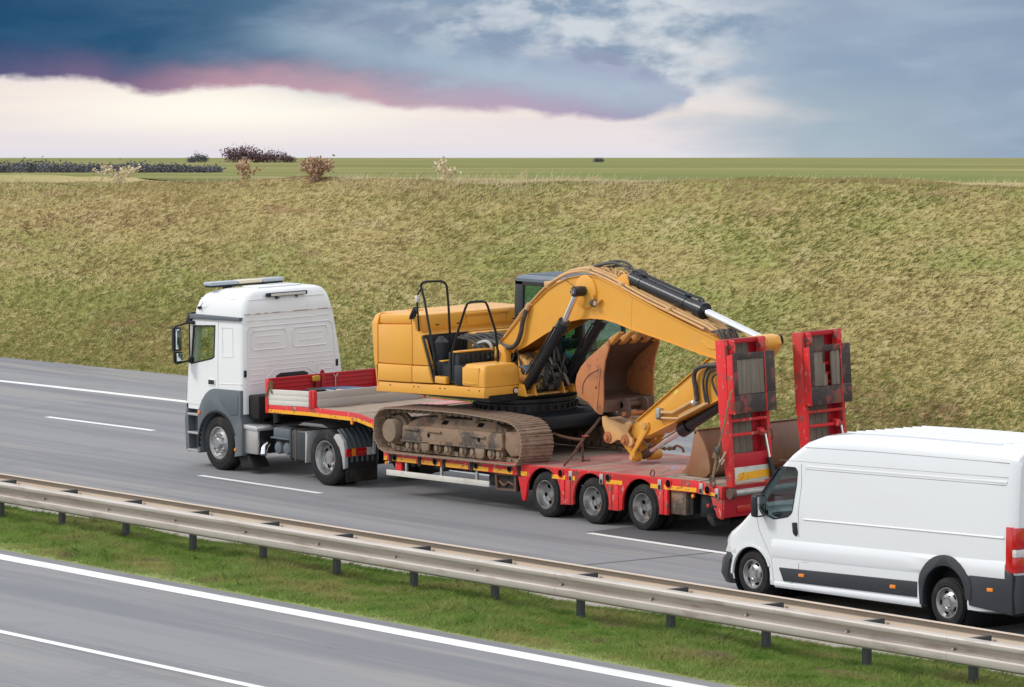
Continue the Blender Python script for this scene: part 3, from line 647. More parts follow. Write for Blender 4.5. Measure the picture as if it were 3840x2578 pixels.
class Wheels:
    def __init__(s, kind, Rr, wd, rr, hub, rim_m): s.a = (kind, Rr, wd, rr, hub); s.rim_m = rim_m; s.meshes = None
    def put(s, parent, cx, cy, cz, flip=False, spin=0.0, inner=False):
        base = parent.location
        if s.meshes is None:
            ty, rm, nut, hole_shade = wheel_set(*s.a)
            s.meshes = [('tyre', ty, M['rubber']), ('wheel_nuts', nut, s.rim_m), ('vent_hole_discs', hole_shade, HOLE_SHADE)]
            o = rm.build('wheel', s.rim_m, parent, base=(0, 0, 0)); s.proto = o; kids = []
            for n, mb, m in s.meshes:
                if not mb.v: continue
                k = mb.build(n, m, o, base=(0, 0, 0)); kids.append(k)
                if n != 'tyre': k['kind'] = 'stuff'
            s.kids = kids
        else:
            o = s.proto.copy(); COL.objects.link(o); o.parent = parent
            for q in s.kids:
                k = q.copy(); COL.objects.link(k); k.parent = o
        o.location = Vector((cx, cy, cz)) - base; o.rotation_euler = (0, spin, math.pi if flip else 0)
        return o

# ------------------------------------------------------------------ tractor unit
TR = thing('truck_tractor', 'white two axle tractor unit with grey arches pulling the red trailer', 'truck', (-5.5, 1.2, 0))
def cside(x, y, z):                                                # the cab side leans in slightly with height
    return (x, y + .02 * max(0, (z - 2)) / .82, z)
lv = [(1.10, -8.30, -6.40, 0.0, 2.32, .10), (1.55, -8.31, -6.39, 0.0, 2.30, .10), (2.0, -8.27, -6.39, .0, 2.26, .11), (2.82, -8.11, -6.40, .02, 2.12, .12), (2.90, -8.09, -6.40, .03, 2.10, .12),
      (3.0, -8.07, -6.39, .03, 2.06, .13), (3.15, -8.00, -6.40, .05, 2.02, .15), (3.27, -7.86, -6.43, .09, 1.98, .17), (3.345, -7.66, -6.47, .15, 1.92, .18), (3.385, -7.45, -6.53, .25, 1.82, .2), (3.40, -7.2, -6.65, .45, 1.6, .22)]
cab = MB().rings([rrect(xf, xr, yl, yr, z, r) for z, xf, xr, yl, yr, r in lv]).build('cab', M['white'], TR, yref=0)
WIN = [(-8.03, 2.645), (-7.34, 2.685), (-7.355, 2.14), (-7.42, 2.10), (-8.085, 1.975)]
def tmp(mb): return mb.build('opening', M['seat'], yref=0)
cut(cab, tmp(MB().rings([rrect(-8.02, -6.75, .07, 2.08, 1.45, .1), rrect(-7.92, -6.75, .07, 2.02, 2.74, .1)])), tmp(MB().prism(WIN, -.3, 2.7)),
    tmp(MB().rings([rrect(-8.6, -7.7, .14, 2.12, 1.86, .05), rrect(-8.6, -7.7, .2, 2.0, 2.70, .05)])))
# inside of the cab
mb = MB(); mb.box(-8.0, -7.62, .1, 2.06, 1.46, 1.92, .05); mb.build('dashboard', M['dark_plastic'], TR, yref=0)
mb = MB(); mb.tube([(-7.62 + .04 * math.cos(a), .55 + .21 * math.sin(a), 2.02 + .2 * math.cos(a)) for a in np.linspace(0, 2 * math.pi, 20)[:-1]], .018, 6, True); mb.tube([(-7.6, .55, 2.0), (-7.8, .55, 1.85)], .03, 6)
mb.build('steering_wheel', M['dark_plastic'], TR, yref=0)
for y in (.28, 1.35):
    mb = MB(); mb.box(-7.42, -6.98, y, y + .5, 1.5, 1.72, .06); mb.prism([(-7.08, 1.7), (-6.93, 1.7), (-6.86, 2.4), (-6.96, 2.4)], y + .02, y + .48, .05); mb.build('seat', M['seat'], TR, yref=0)
# glazing
mb = MB().prism(WIN, .022, .03).map(cside); mb.build('side_window', M['glass_green'], TR, yref=0)
mb = MB().prism([(-8.07, 2.64), (-7.34, 2.68), (-7.36, 2.1), (-8.1, 1.97)], 2.20, 2.206).map(lambda x, y, z: (x, y - .12 * max(0, z - 2.0), z)); mb.build('side_window', M['glass_green'], TR, yref=0)
mb = MB().rings([[(-8.285, .14, 1.86), (-8.285, 2.12, 1.86), (-8.275, 2.12, 1.86), (-8.275, .14, 1.86)], [(-8.125, .2, 2.7), (-8.125, 2.0, 2.7), (-8.115, 2.0, 2.7), (-8.115, .2, 2.7)]]); mb.build('windscreen', M['glass_green'], TR, yref=0)
mb = MB().frame([(-8.065, 2.675), (-7.31, 2.715), (-7.325, 2.12), (-7.41, 2.075), (-8.12, 1.94)], WIN, -.014, .02).map(cside); mb.build('window_seal', M['dark_plastic'], TR, yref=0)
dr = MB().frame([(-8.15, 2.79), (-7.225, 2.79), (-7.22, 1.9), (-7.21, 1.19), (-8.27, 1.19)], [(-8.07, 2.68), (-7.305, 2.72), (-7.32, 2.115), (-7.41, 2.07), (-8.125, 1.935)], -.010, .02).map(cside).build('door', M['white'], TR, yref=0)
MB().box(-7.52, -7.31, -.022, -.012, 1.595, 1.69, .004).build('door_handle', M['dark_plastic'], dr, yref=0)
MB().frame([(-7.53, 1.70), (-7.30, 1.70), (-7.30, 1.585), (-7.53, 1.585)], [(-7.515, 1.685), (-7.315, 1.685), (-7.315, 1.60), (-7.515, 1.60)], -.025, -.012).build('handle_surround', M['white'], dr, yref=0)
# pressed panel behind the door, waist line, roof mouldings
mb = MB(); q = [(-7.09, .0, 2.68), (-6.75, .0, 2.69), (-6.72, .0, 2.16), (-7.06, .0, 2.14)]
mb.tube([cside(*p) for p in [q[0], q[1], q[2], q[3]]], .010, 6, True); mb.tube([(-8.22, .0, 1.63), (-7.9, .0, 1.655), (-7.6, .0, 1.70), (-7.25, .0, 1.71)], .009, 6)
mb.tube([(-7.18, .0, 1.63), (-6.44, .0, 1.66)], .009, 6); mb.tube([(-7.9, .09, 3.20), (-6.75, .075, 3.23)], .009, 6); mb.tube([(-7.95, .05, 3.03), (-6.72, .05, 3.06)], .007, 6)
mb.build('side_pressing', M['white'], TR, yref=0)
MB().prism([(-8.13, 2.80), (-6.47, 2.835), (-6.45, 2.90), (-8.13, 2.895)], -.035, .05, .012).build('drip_rail', M['grey_plastic'], TR, yref=0)
mb = MB().prism([(-8.30, 2.70), (-8.10, 2.74), (-8.06, 2.93), (-8.20, 2.90)], -.03, 2.16, .02); mb.build('sun_visor', M['dark_plastic'], TR, yref=0)
# rear wall pressings
mb = MB(); xr = -6.392
def hline(y0, y1, z, x=xr, r=.010): mb.tube([(x, y0, z), (x, y1, z)], r, 6)
for y0, y1 in ((.18, .98), (1.12, 1.92)):
    mb.tube([(xr, y0 + .05, 2.64), (xr, y1 - .05, 2.64), (xr, y1, 2.59), (xr, y1, 2.33), (xr, y1 - .05, 2.28), (xr, y0 + .05, 2.28), (xr, y0, 2.33), (xr, y0, 2.59)], .012, 6, True)
    for z in (2.53, 2.40): hline(y0 + .14, y1 - .14, z, r=.007)
for z in (2.14, 2.06, 1.98): hline(.13, 2.06, z, r=.007)
for z in (2.83,): hline(.38, 1.62, z, r=.007)
for y0, y1 in ((.08, .30), (1.68, 1.95)):
    for z in (2.84,): hline(y0, y1, z, r=.006)
mb.tube([(xr, .08, 1.75), (xr, .08, 2.66), (xr, .14, 2.72), (xr, 1.95, 2.72), (xr, 2.04, 2.66), (xr, 2.10, 1.95)], .009, 6)
for z in (3.22, 3.10): hline(.12, 1.86, z, -6.405, .007)
for y0, y1 in ((.14, .50), (1.68, 2.05)):
    mb.tube([(xr, y0, 1.92), (xr, y1, 1.92), (xr, y1, 1.72), (xr, y0, 1.72)], .009, 6, True); hline(y0 + .06, y1 - .06, 1.82)
mb.tube([(xr, .14, 1.65), (xr, .45, 1.66), (xr, .70, 1.885), (xr, 1.42, 1.885), (xr, 1.68, 1.74), (xr, 2.1, 1.74)], .010, 6)
mb.build('rear_wall_pressing', M['white'], TR, yref=0)
mb = MB(); mb.box(-6.40, -6.384, .03, 2.05, 2.948, 2.962); mb.build('roof_seam', mat('rust_stained_seam', (.33, .20, .13), .8, layers=(((.75, .74, .72), (1, 6, 1), .48, .6, .9),)), TR, yref=0)
for y, z in ((.05, 1.79), (2.13, 1.85)):
    MB().box(-6.41, -6.375, y - .025, y + .03, z, z + .13, .012).build('air_vent', M['dark_plastic'], TR, yref=0)
MB().prismx([(.74, 1.70), (1.47, 1.70), (1.47, 1.775), (1.38, 1.815), (.84, 1.815), (.74, 1.77)], -6.41, -6.38, .01).build('rear_window', M['dark_plastic'], TR, yref=0)
lb = MB().box(-6.41, -6.335, .52, 1.43, 3.255, 3.325, .012).build('rear_work_light', M['dark_plastic'], TR, yref=0)
MB().box(-6.334, -6.328, .60, 1.38, 3.265, 3.312).build('lens', M['clearlens'], lb, yref=0)
mb = MB(); mb.box(-6.46, -6.40, .75, .80, 3.20, 3.28); mb.box(-6.46, -6.40, 1.2, 1.25, 3.20, 3.28); mb.tube(smoothpath([(-6.38, .7, 3.26), (-6.36, .76, 3.215), (-6.40, .84, 3.225)]), .008, 5); mb.build('bracket', M['dark_plastic'], lb, yref=0)
# roof light bar
b0 = MB().box(-7.72, -7.48, .03, 1.66, 3.405, 3.435, .01).build('light_bar', M['dark_plastic'], TR, yref=0)
for y0, y1, m in ((.01, .64, 'bluewhite'), (.65, 1.19, 'creamlens'), (1.20, 1.68, 'bluewhite')):
    MB().box(-7.73, -7.47, y0, y1, 3.437, 3.505, .02).build('lens', M[m], b0, yref=0)
mb = MB(); mb.box(-7.65, -7.55, .4, .55, 3.35, 3.41); mb.box(-7.65, -7.55, 1.2, 1.35, 3.35, 3.41); mb.tube(smoothpath([(-7.45, .22, 3.43), (-7.4, .30, 3.36), (-7.4, .42, 3.37), (-7.45, .48, 3.43)]), .007, 5); mb.build('mount', M['dark_plastic'], b0, yref=0)
mb = MB().box(-7.2, -6.7, .55, 1.55, 3.40, 3.425, .012); mb.build('roof_hatch', M['white'], TR, yref=0)
# aerial
mb = MB(); mb.lathe([(-.11, 0), (-.11, .025), (.0, .032), (0, 0)], (-7.83, .07, 3.02), 'y', 10); mb.cyl((-7.83, .0, 3.02), (-7.66, -.04, 3.13), .006, 5); mb.cyl((-7.93, .06, 2.93), (-7.83, .0, 3.02), .008, 5); mb.build('aerial', M['dark_plastic'], TR, yref=0)
# mirrors
mf = MB(); xm = -8.16
mf.tube([(-8.06, .03, 2.735), (xm, -.03, 2.725), (xm - .02, -.32, 2.665), (xm - .02, -.355, 2.63), (xm - .02, -.345, 2.0), (xm - .02, -.31, 1.965), (xm, -.04, 2.0), (-8.1, .01, 2.02)], .017, 8)
mf.tube([(xm + .02, -.03, 2.72), (xm + .02, -.02, 2.0)], .014, 6); mf.box(-8.14, -8.0, -.05, .03, 2.70, 2.76, .015); mf.box(-8.15, -8.06, -.05, .03, 1.96, 2.07, .015)
mh = mf.build('mirror_arm', M['dark_plastic'], TR, yref=0)
a = MB().box(xm - .13, xm - .005, -.345, -.175, 2.20, 2.65, .03).build('mirror_housing', M['dark_plastic'], mh, yref=0)
b_ = MB().box(xm - .11, xm - .005, -.325, -.155, 1.985, 2.185, .03).build('mirror_housing', M['dark_plastic'], mh, yref=0)
MB().box(xm - .005, xm + .004, -.325, -.195, 2.235, 2.62, .003).build('mirror_glass', M['mirror'], mh, yref=0)
MB().box(xm - .005, xm + .004, -.305, -.175, 2.01, 2.165, .003).build('mirror_glass', M['mirror'], mh, yref=0)
# arches, steps, bumper
fa = [(-7.86, .30), (-7.87, .98), (-7.83, 1.12), (-7.74, 1.28), (-7.60, 1.42), (-7.46, 1.50), (-7.32, 1.53), (-6.425, 1.545), (-6.43, 1.04), (-6.385, .95), (-6.385, .34), (-6.66, .30)] + arc(-7.21, .49, .60, -16, 196, 22) + [(-7.80, .30)]
MB().prism(fa, -.035, .48, .012).build('wheel_arch', M['grey_plastic'], TR, yref=0)
MB().prism([(-7.86 + 0, .30), (-7.87, .98), (-7.83, 1.12), (-7.74, 1.28), (-7.60, 1.42), (-7.46, 1.50), (-7.32, 1.53), (-6.425, 1.545), (-6.43, 1.04), (-6.385, .95), (-6.385, .34), (-6.66, .30)] + arc(-7.21, .49, .60, -16, 196, 22) + [(-7.80, .30)], 1.95, 2.38, .012).build('wheel_arch', M['grey_plastic'], TR, yref=0)
MB().prism([(-7.13, 1.46), (-6.50, 1.475), (-6.50, 1.09), (-6.75, 1.06), (-6.93, 1.16), (-7.08, 1.30)], -.047, -.03, .008).build('arch_panel', M['grey_plastic'], TR, yref=0)
MB().prism(arc(-7.21, .49, .635, 20, 188, 20) + arc(-7.21, .49, .60, 188, 20, 20), -.05, .0).build('arch_lip', M['dark_plastic'], TR, yref=0)
mb = MB(); mb.box(-8.30, -7.86, .16, .5, .28, 1.12); mb.prism([(-8.29, 1.12), (-8.25, .28), (-8.21, .28), (-8.25, 1.12)], -.0, .2); mb.box(-7.90, -7.86, -.01, .2, .28, 1.1); mb.build('step_well', M['grey_plastic'], TR, yref=0)
for z in (.97, .62, .29): MB().box(-8.26, -7.88, -.01, .2, z, z + .045, .008).build('step', M['steel'], TR, yref=0)
mb = MB(); mb.prismx([(.05, .28), (2.25, .28), (2.28, .9), (2.25, 1.08), (.05, 1.08), (.02, .9)], -8.42, -8.25, .04); mb.build('bumper', M['grey_plastic'], TR, yref=0)
mb = MB(); mb.prismx([(.03, 1.0), (2.27, 1.0), (2.25, 1.5), (.05, 1.5)], -8.37, -8.29, .03); mb.build('grille', M['dark_plastic'], TR, yref=0)
MB().box(-7.845, -7.775, -.055, -.02, 1.015, 1.085, .012).build('side_marker', M['orange'], TR, yref=0)
MB().lathe([(-.012, 0), (-.012, .03), (.01, .034)], (-6.60, -.035, .44), 'y', 12).build('side_marker', M['orange'], TR, yref=0)
MB().prism([(-6.66, .335), (-6.30, .335), (-6.12, .13), (-6.52, .10)], .06, .42, .006).build('mud_flap', M['chassis'], TR, yref=0)
# chassis
mb = MB(); mb.box(-7.9, -2.95, .72, .80, .70, .95); mb.box(-7.9, -2.95, 1.60, 1.68, .70, .95); mb.box(-6.2, -4.6, .35, 2.0, .90, .93); mb.box(-4.6, -3.2, .80, 1.6, .86, .9)
for x in (-6.6, -5.4, -3.0): mb.box(x, x + .1, .8, 1.6, .72, .92)
mb.cyl((-7.21, .1, .5), (-7.21, 2.3, .5), .07, 10); mb.cyl((-3.76, .2, .5), (-3.76, 2.2, .5), .10, 12); mb.lathe([(-.2, .05), (-.1, .22), (.1, .22), (.2, .05)], (-3.76, 1.2, .5), 'y', 16)
mb.build('chassis_frame', M['chassis'], TR, yref=0)
mb = MB(); mb.prism([(-4.5, .93), (-3.3, .93), (-3.2, 1.06), (-3.4, 1.14), (-4.3, 1.14)], .75, 1.65, .02); mb.build('fifth_wheel', M['chassis'], TR, yref=0)
mb = MB(); mb.prism([(-5.35, .94), (-4.35, .955), (-4.55, 1.02), (-5.15, 1.01)], .5, 1.25, .01); mb.build('catwalk_plate', M['steel'], TR, yref=0)
mb = MB(); mb.box(-6.40, -6.05, .12, .62, 1.03, 1.46, .03); mb.box(-6.5, -5.95, .7, 1.9, .9, 1.5, .05); mb.build('engine_cover', M['chassis'], TR, yref=0)
mb = MB()
for k, (y, c) in enumerate(((.55, .0), (.75, .06), (1.0, .1), (1.25, .04))):
    mb.tube(smoothpath([(-6.35, y, 1.48), (-6.15, y - .05, 1.25 - c), (-5.95, y - .08, 1.08), (-5.65, y, 1.2 + c)], 5), .028 if k % 2 else .04, 7)
mb.build('air_hoses', M['hose'], TR, yref=0)
mb = MB().tube(smoothpath([(-5.98, .45, 1.45), (-5.92, .42, 1.2), (-5.85, .4, .95)], 4), .075, 10); mb.build('intake_pipe', M['chassis'], TR, yref=0)
eb = MB().box(-6.415, -5.965, .03, .68, .385, .845, .02).build('exhaust_box', M['steel'], TR, yref=0)
MB().prism([(-6.44, .845), (-5.94, .825), (-5.945, .865), (-6.0, .915), (-6.40, .925)], .0, .72, .012).build('heat_shield', mat('bright_heat_shield', (.62, .62, .63), .35, .6, layers=(((.45, .43, .4), 4, .5, .8, .6),)), eb, yref=0)
MB().box(-5.964, -5.956, .07, .66, .40, .82).build('end_panel', M['dark_plastic'], eb, yref=0)
MB().tube(smoothpath([(-5.93, .22, .60), (-5.84, .16, .585), (-5.79, .07, .52), (-5.75, .02, .40)], 5), [.062] * 16, 14).build('tail_pipe', M['chrome'], TR, yref=0)
bb = MB().box(-5.56, -5.02, .10, .62, .74, .925, .03).build('battery_box', M['grey_plastic'], TR, yref=0)
MB().box(-5.60, -5.0, .07, .66, .72, .75, .008).build('lid_rim', M['grey_plastic'], bb, yref=0); MB().box(-5.52, -5.02, .14, .6, .62, .72).build('tray', M['chassis'], bb, yref=0)
for x in (-5.405, -5.13): MB().lathe([(.62, 0), (.62, .115), (.03, .118), (.0, .10), (-.012, .05), (-.014, 0)], (x, .1, .555), 'y', 24).build('air_tank', M['grey_plastic'], TR, yref=0)
ft = MB().box(-5.01, -4.42, .06, .68, .375, .94, .05, 3).build('fuel_tank', mat('dark_tank', (.030, .036, .042), .35, layers=(((.12, .115, .11), 3, .5, .8, .4),)), TR, yref=0)
for x, m in ((-4.93, 'dark_plastic'), (-4.79, 'chain')): MB().box(x, x + .035, .052, .70, .367, .948, .01).build('tank_strap', M[m], ft, yref=0)
LG = mat('light_grey_plastic', (.40, .40, .39), .5, layers=(((.27, .26, .24), 4, .5, .8, .5),))
MB().prism([(-4.41, .90), (-4.375, .945), (-4.345, .85), (-4.39, .36), (-4.42, .36)], .02, .6, .006).build('mudguard_front', LG, TR, yref=0)
for y0, y1 in ((.03, .76), (1.66, 2.38)):
    o_ = arc(-3.77, .51, .60, 62, -20, 12); i_ = arc(-3.77, .51, .57, -20, 62, 12)
    mg = MB().prism(o_ + i_, y0 + .06, y1).build('mudguard', M['grey_plastic'], TR, yref=0)
    for k in range(6):
        yy = y0 + .12 + k * (y1 - y0 - .16) / 5
        MB().prism(arc(-3.77, .51, .615, 62, -5, 10) + arc(-3.77, .51, .60, -5, 62, 10), yy, yy + .045, .004).build('rib', M['grey_plastic'], mg, yref=0)
    MB().prism([(-3.53, .88), (-3.45, .96), (-3.33, .955), (-3.20, .84), (-3.165, .70), (-3.16, .36), (-3.21, .34), (-3.25, .55), (-3.33, .72)], y0 - .02, y0 + .06, .01).build('side_plate', LG, mg, yref=0)
    MB().box(-3.20, -3.165, y0 + .0, y1 - .03, .33, .555, .008).build('light_panel', M['dark_plastic'], mg, yref=0)
    ys = [y0 + .005, y0 + .13, y0 + .22, y0 + .34, y0 + .46, y0 + .58]
    for i, m in enumerate(('redlens', 'orange', 'redlens', 'redlens', 'clearlens')):
        MB().box(-3.18, -3.135, ys[i], ys[i + 1] - .006, .565, .705, .008).build('tail_light', M[m], TR, yref=0)
    MB().box(-3.17, -3.155, y0 + .01, y1 - .03, .10, .34, .004).build('mud_flap', M['chassis'], TR, yref=0)
MB().prismx([(.60, .58), (.66, .56), (.70, .9), (.66, 1.0), (.62, .95)], -3.14, -3.12, .004).build('lamp_guard', M['cream'], TR, yref=0)
wf = Wheels('steer', .515, .32, .30, 'convex', M['rim'])
wf.put(TR, -7.22, .0, .51); wf.put(TR, -7.22, 2.36, .51 + .07, True)
wd_ = Wheels('drive', .515, .28, .30, 'deep', M['rim'])
wd_.put(TR, -3.76, .0, .51); wd_.put(TR, -3.76, 2.38, .58, True); wd_.put(TR, -3.76, .34, .52); wd_.put(TR, -3.76, 2.04, .57, True)

# ------------------------------------------------------------------ lowbed trailer
TL = thing('lowbed_trailer', 'worn red lowbed trailer with yellow side stripe carrying the yellow excavator', 'trailer', (3.0, 1.25, 0))
WT = 2.5
def ztop(x): return .855 + .0225 * (x - 2.2)
def zbot(x): return .61 + .0125 * (x + 1.96)
def both(f):
    for y0, y1, far in ((0.0, .05, False), (WT - .05, WT, True)): f(y0, y1, far)
neck = [(-5.62, 1.34), (-4.26, 1.385), (-2.78, 1.385), (-2.25, 1.30), (-2.125, 1.263), (-2.125, 1.105), (-2.25, 1.145), (-2.78, 1.235), (-4.26, 1.23), (-5.62, 1.195)]
low = [(-1.96, ztop(-1.96)), (6.55, .952), (7.24, .905), (7.24, .715), (7.08, .74), (6.6, .755), (5.9, .745), (5.9, .335), (5.71, .33)] + arc(5.2, .39, .48, -8, 188, 16) + [(4.65, .29), (4.37, .285)] + arc(3.9, .38, .475, -10, 190, 16) + [(3.38, .28), (3.09, .262)] + arc(2.63, .37, .475, -10, 180, 16) + [(2.13, .30), (2.11, .24), (2.05, .24), (1.92, .655), (-1.96, zbot(-1.96))]
def rails(y0, y1, far):
    MB().prism(neck, y0, y1, .008).build('neck_side_beam', M['red'], TL, yref=0)
    MB().prism(low, y0, y1, .006).build('side_beam', M['red'], TL, yref=0)
both(rails)
def stripe(pts, n='yellow_stripe'): MB().prism(pts, -.004, .002).build(n, M['yellow_tape'], TL, yref=0)
stripe([(-5.55, 1.265), (-4.26, 1.300), (-2.79, 1.305), (-2.79, 1.238), (-4.26, 1.233), (-5.55, 1.203)])
stripe([(-2.77, 1.303), (-2.25, 1.215), (-2.127, 1.178), (-2.127, 1.112), (-2.25, 1.15), (-2.77, 1.238)])
for a, b in ((-1.95, -1.86), (-1.7, -.98), (-.86, -.28), (-.14, .52), (.66, 1.1), (1.24, 1.78), (1.98, 2.18)):
    stripe([(a, zbot(a) + .078), (b, zbot(b) + .078), (b, zbot(b) + .006), (a, zbot(a) + .006)])
for a, b in ((2.86, 3.22), (3.40, 3.48), (4.13, 4.20), (4.31, 4.73), (5.46, 5.70), (5.80, 6.62)):
    stripe([(a, ztop(a) - .115), (b, ztop(b) - .115), (b, ztop(b) - .185), (a, ztop(a) - .185)])
stripe([(6.78, .82), (7.08, .79), (7.08, .742), (6.78, .755)])
for x in (-1.78, -.92, -.21, .59, 1.92, 3.33, 4.15, 5.66, 6.70, 7.09):
    z0 = (ztop(x) - .03) if x < 6.9 else .875
    p = MB().box(x, x + .085, -.018, .0, z0 - .17, z0, .004).build('stake_pocket', M['steel'] if x > 3 else M['chassis'], TL, yref=0)
    MB().box(x + .012, x + .073, -.0205, -.016, z0 - .16, z0 - .09).build('pocket_slot', M['dark_plastic'], p, yref=0)
for x in (-1.62, -.43, .75, 1.70, 3.10, 4.36, 5.92, 6.90):
    z = (ztop(x) - .085) if x < 6.8 else .83; r_ = .052 if x < 2 or x in (4.36,) else .062
    p = MB().lathe([(-.012, r_ + .018), (-.016, r_ + .010), (-.014, r_), (.0, r_)], (x, 0, z), 'y', 20).build('lashing_ring', M['rust_dark'] if x not in (3.10, 5.92, 6.90) else M['red'], TL, yref=0)
    MB().lathe([(-.004, 0), (-.004, r_)], (x, 0, z), 'y', 20).build('lashing_hole_disc', M['hole_shade'], p, yref=0)
# ribs on the wheel posts
for x0, x1, z0 in ((3.11, 3.20, .27), (3.25, 3.36, .28), (4.39, 4.46, .29), (4.53, 4.64, .29), (5.73, 5.79, .335), (5.83, 5.90, .335)):
    MB().box(x0, x1, -.012, .0, z0, ztop(x0) - .19, .004).build('post_rib', M['red'], TL, yref=0)
# inner structure
mb = MB()
for y in (.62, 1.70):
    mb.prism([(-1.4, ztop(-1.4) - .06), (7.0, .88), (7.0, .55), (1.6, .50), (-1.2, .46), (-1.45, .6)], y, y + .16); mb.prism([(-5.5, 1.30), (-2.7, 1.32), (-1.9, 1.12), (-1.2, .75), (-1.5, .52), (-2.2, .92), (-2.9, 1.12), (-5.5, 1.14)], y, y + .16)
for x in (-1.2, -.5, .3, 1.1, 1.8, 3.2, 4.5, 5.8, 6.7): mb.box(x, x + .1, .05, WT - .05, ztop(x) - .22, ztop(x) - .06)
mb.box(-5.5, -2.8, .05, WT - .05, 1.24, 1.29); mb.build('under_frame', M['chassis'], TL, yref=0)
mb = MB()
for x in (2.63, 3.9, 5.2): mb.box(x - .5, x + .5, .05, .66, ztop(x) - .052, ztop(x) - .03); mb.cyl((x, .2, .39), (x, 2.3, .39), .07, 10)
mb.build('axle_beams', M['chassis'], TL, yref=0)
wt = Wheels('trailer', .39, .25, .235, 'flat', M['rim_rust'])
for i, x in enumerate((2.63, 3.90, 5.20)):
    wt.put(TL, x, .03, .388 , spin=i * .35 + .5); wt.put(TL, x, WT - .03, .46, True, spin=i * .5); wt.put(TL, x, .32, .39); wt.put(TL, x, WT - .32, .455, True)
# side guard, hangers, lockers
MB().prism([(-1.88, .452), (1.11, .487), (1.11, .388), (-1.88, .352)], .0, .03, .006).build('side_guard', M['cream'], TL, yref=0)
for x in (-1.36, -.33, .69):
    MB().box(x, x + .05, .03, .07, .40, zbot(x) + .02, .004).build('guard_hanger', M['steel'], TL, yref=0)
MB().box(-1.66, -1.48, .04, .1, .42, .62).build('guard_bracket', M['red'], TL, yref=0)
MB().box(.95, 1.2, .12, .6, .40, .63, .02).build('valve_box', M['chassis'], TL, yref=0)
lk = MB().box(1.22, 1.80, .10, .62, .36, .63).build('locker', M['chassis'], TL, yref=0)
MB().frame([(1.20, .645), (1.80, .66), (1.80, .365), (1.24, .35)], [(1.25, .605), (1.745, .62), (1.74, .40), (1.28, .385)], .055, .10).build('locker_frame', M['rust_dark'], lk, yref=0)
mb = MB(); mb.tube(smoothpath([(1.3, .09, .5), (1.45, .08, .44), (1.55, .085, .5), (1.7, .09, .46)]), .02, 6); mb.build('stowed_chain', M['chain'], lk, yref=0)
MB().lathe([(-.016, 0), (-.014, .03), (.0, .036)], (-1.90, .02, .565), 'y', 12).build('side_marker', M['orange'], TL, yref=0)
MB().lathe([(-.03, 0), (-.026, .035), (.0, .04)], (-2.93, .02, 1.205), 'y', 12).build('side_marker', M['orange'], TL, yref=0)
MB().lathe([(-.03, 0), (-.026, .03), (.0, .035)], (6.52, .02, .70), 'y', 12).build('side_marker', M['orange'], TL, yref=0)
MB().box(5.91, 6.30, .05, .55, .355, .745, .015).build('tool_box', M['frame_mud'], TL, yref=0)
MB().box(6.31, 6.42, .1, .55, .38, .72).build('box_end', M['chassis'], TL, yref=0)
MB().lathe([(.36, 0), (.36, .24), (.40, .26), (.70, .26), (.74, .24), (.74, 0)], (6.70, .36, 0), 'z', 22).build('air_bellows', M['dark_plastic'], TL, yref=0)
# lower deck: boards and plates laid side by side, each with its own gap
def slab(name, m, xa, xb, ya, yb, zf, th=.03, bev=.006, lift=0.0):
    v = MB(); j = random.uniform(-.004, .004); n = 2 if bev else 1
    vs = [(x, y, zf(x) + lift + j - (th if k == 0 else 0)) for k in (0, 1) for y in (ya, yb) for x in (xa, xb)]
    fs = [(0, 2, 3, 1), (4, 5, 7, 6), (0, 1, 5, 4), (2, 6, 7, 3), (0, 4, 6, 2), (1, 3, 7, 5)]
    return v._bev(vs, fs, bev, 1).build(name, m, TL, yref=0)
zd = lambda x: ztop(x) - .002
ny = 9; dw = (WT - .1) / ny
for i in range(ny):
    y = .05 + i * dw
    slab('deck_plank', M['wood'], -1.3, 1.98, y + .005, y + dw - .005, zd)
xsz = (2.0, 3.15, 3.32, 4.02, 4.20, 5.55)
for i in range(5):
    xa, xb = xsz[i], xsz[i + 1]; strip = i in (1, 3)
    rows = ((.05, .86), (.86, 1.64), (1.64, WT - .05)) if not strip else ((.05, 1.25), (1.25, WT - .05))
    for ya, yb in rows: slab('deck_plank' if strip else 'deck_plate', M['wood_y'] if strip else M['deck_red'], xa + .006, xb - .006, ya + .006, yb - .006, zd)
for i in range(6):
    xa = 5.56 + i * .18; slab('deck_plank', M['wood_y'], xa + .004, xa + .176, .06, WT - .06, zd)
for i in range(3):
    xa = 6.65 + i * .18; slab('deck_plank', M['wood_y'], xa + .004, xa + .176, .06, WT - .06, lambda x: .945 - .06 * (x - 6.6))
# gooseneck deck
for i in range(8):
    y = .05 + i * (WT - .1) / 8
    slab('deck_plank', M['wood'], -4.03, -3.28, y + .005, y + (WT - .1) / 8 - .005, lambda x: 1.378)
    slab('deck_plank', M['wood'], -2.76, -2.24, y + .005, y + (WT - .1) / 8 - .005, lambda x: 1.378 - .16 * (x + 2.78))
    if .55 < y < 2.1: slab('deck_plank', M['wood'], -2.12, -1.56, y + .005, y + (WT - .1) / 8 - .005, lambda x: 1.29 - .52 * (x + 2.25))
    if i < 3: slab('deck_plank', M['wood'], -3.26, -2.79, y + .005, y + (WT - .1) / 8 - .005, lambda x: 1.378)
PINK = mat('sun_faded_pink_plate', (.52, .25, .24), .6, layers=(((.42, .30, .26), 3, .5, .75, .7),))
slab('deck_plate', PINK, -3.26, -2.79, .96, WT - .05, lambda x: 1.380)
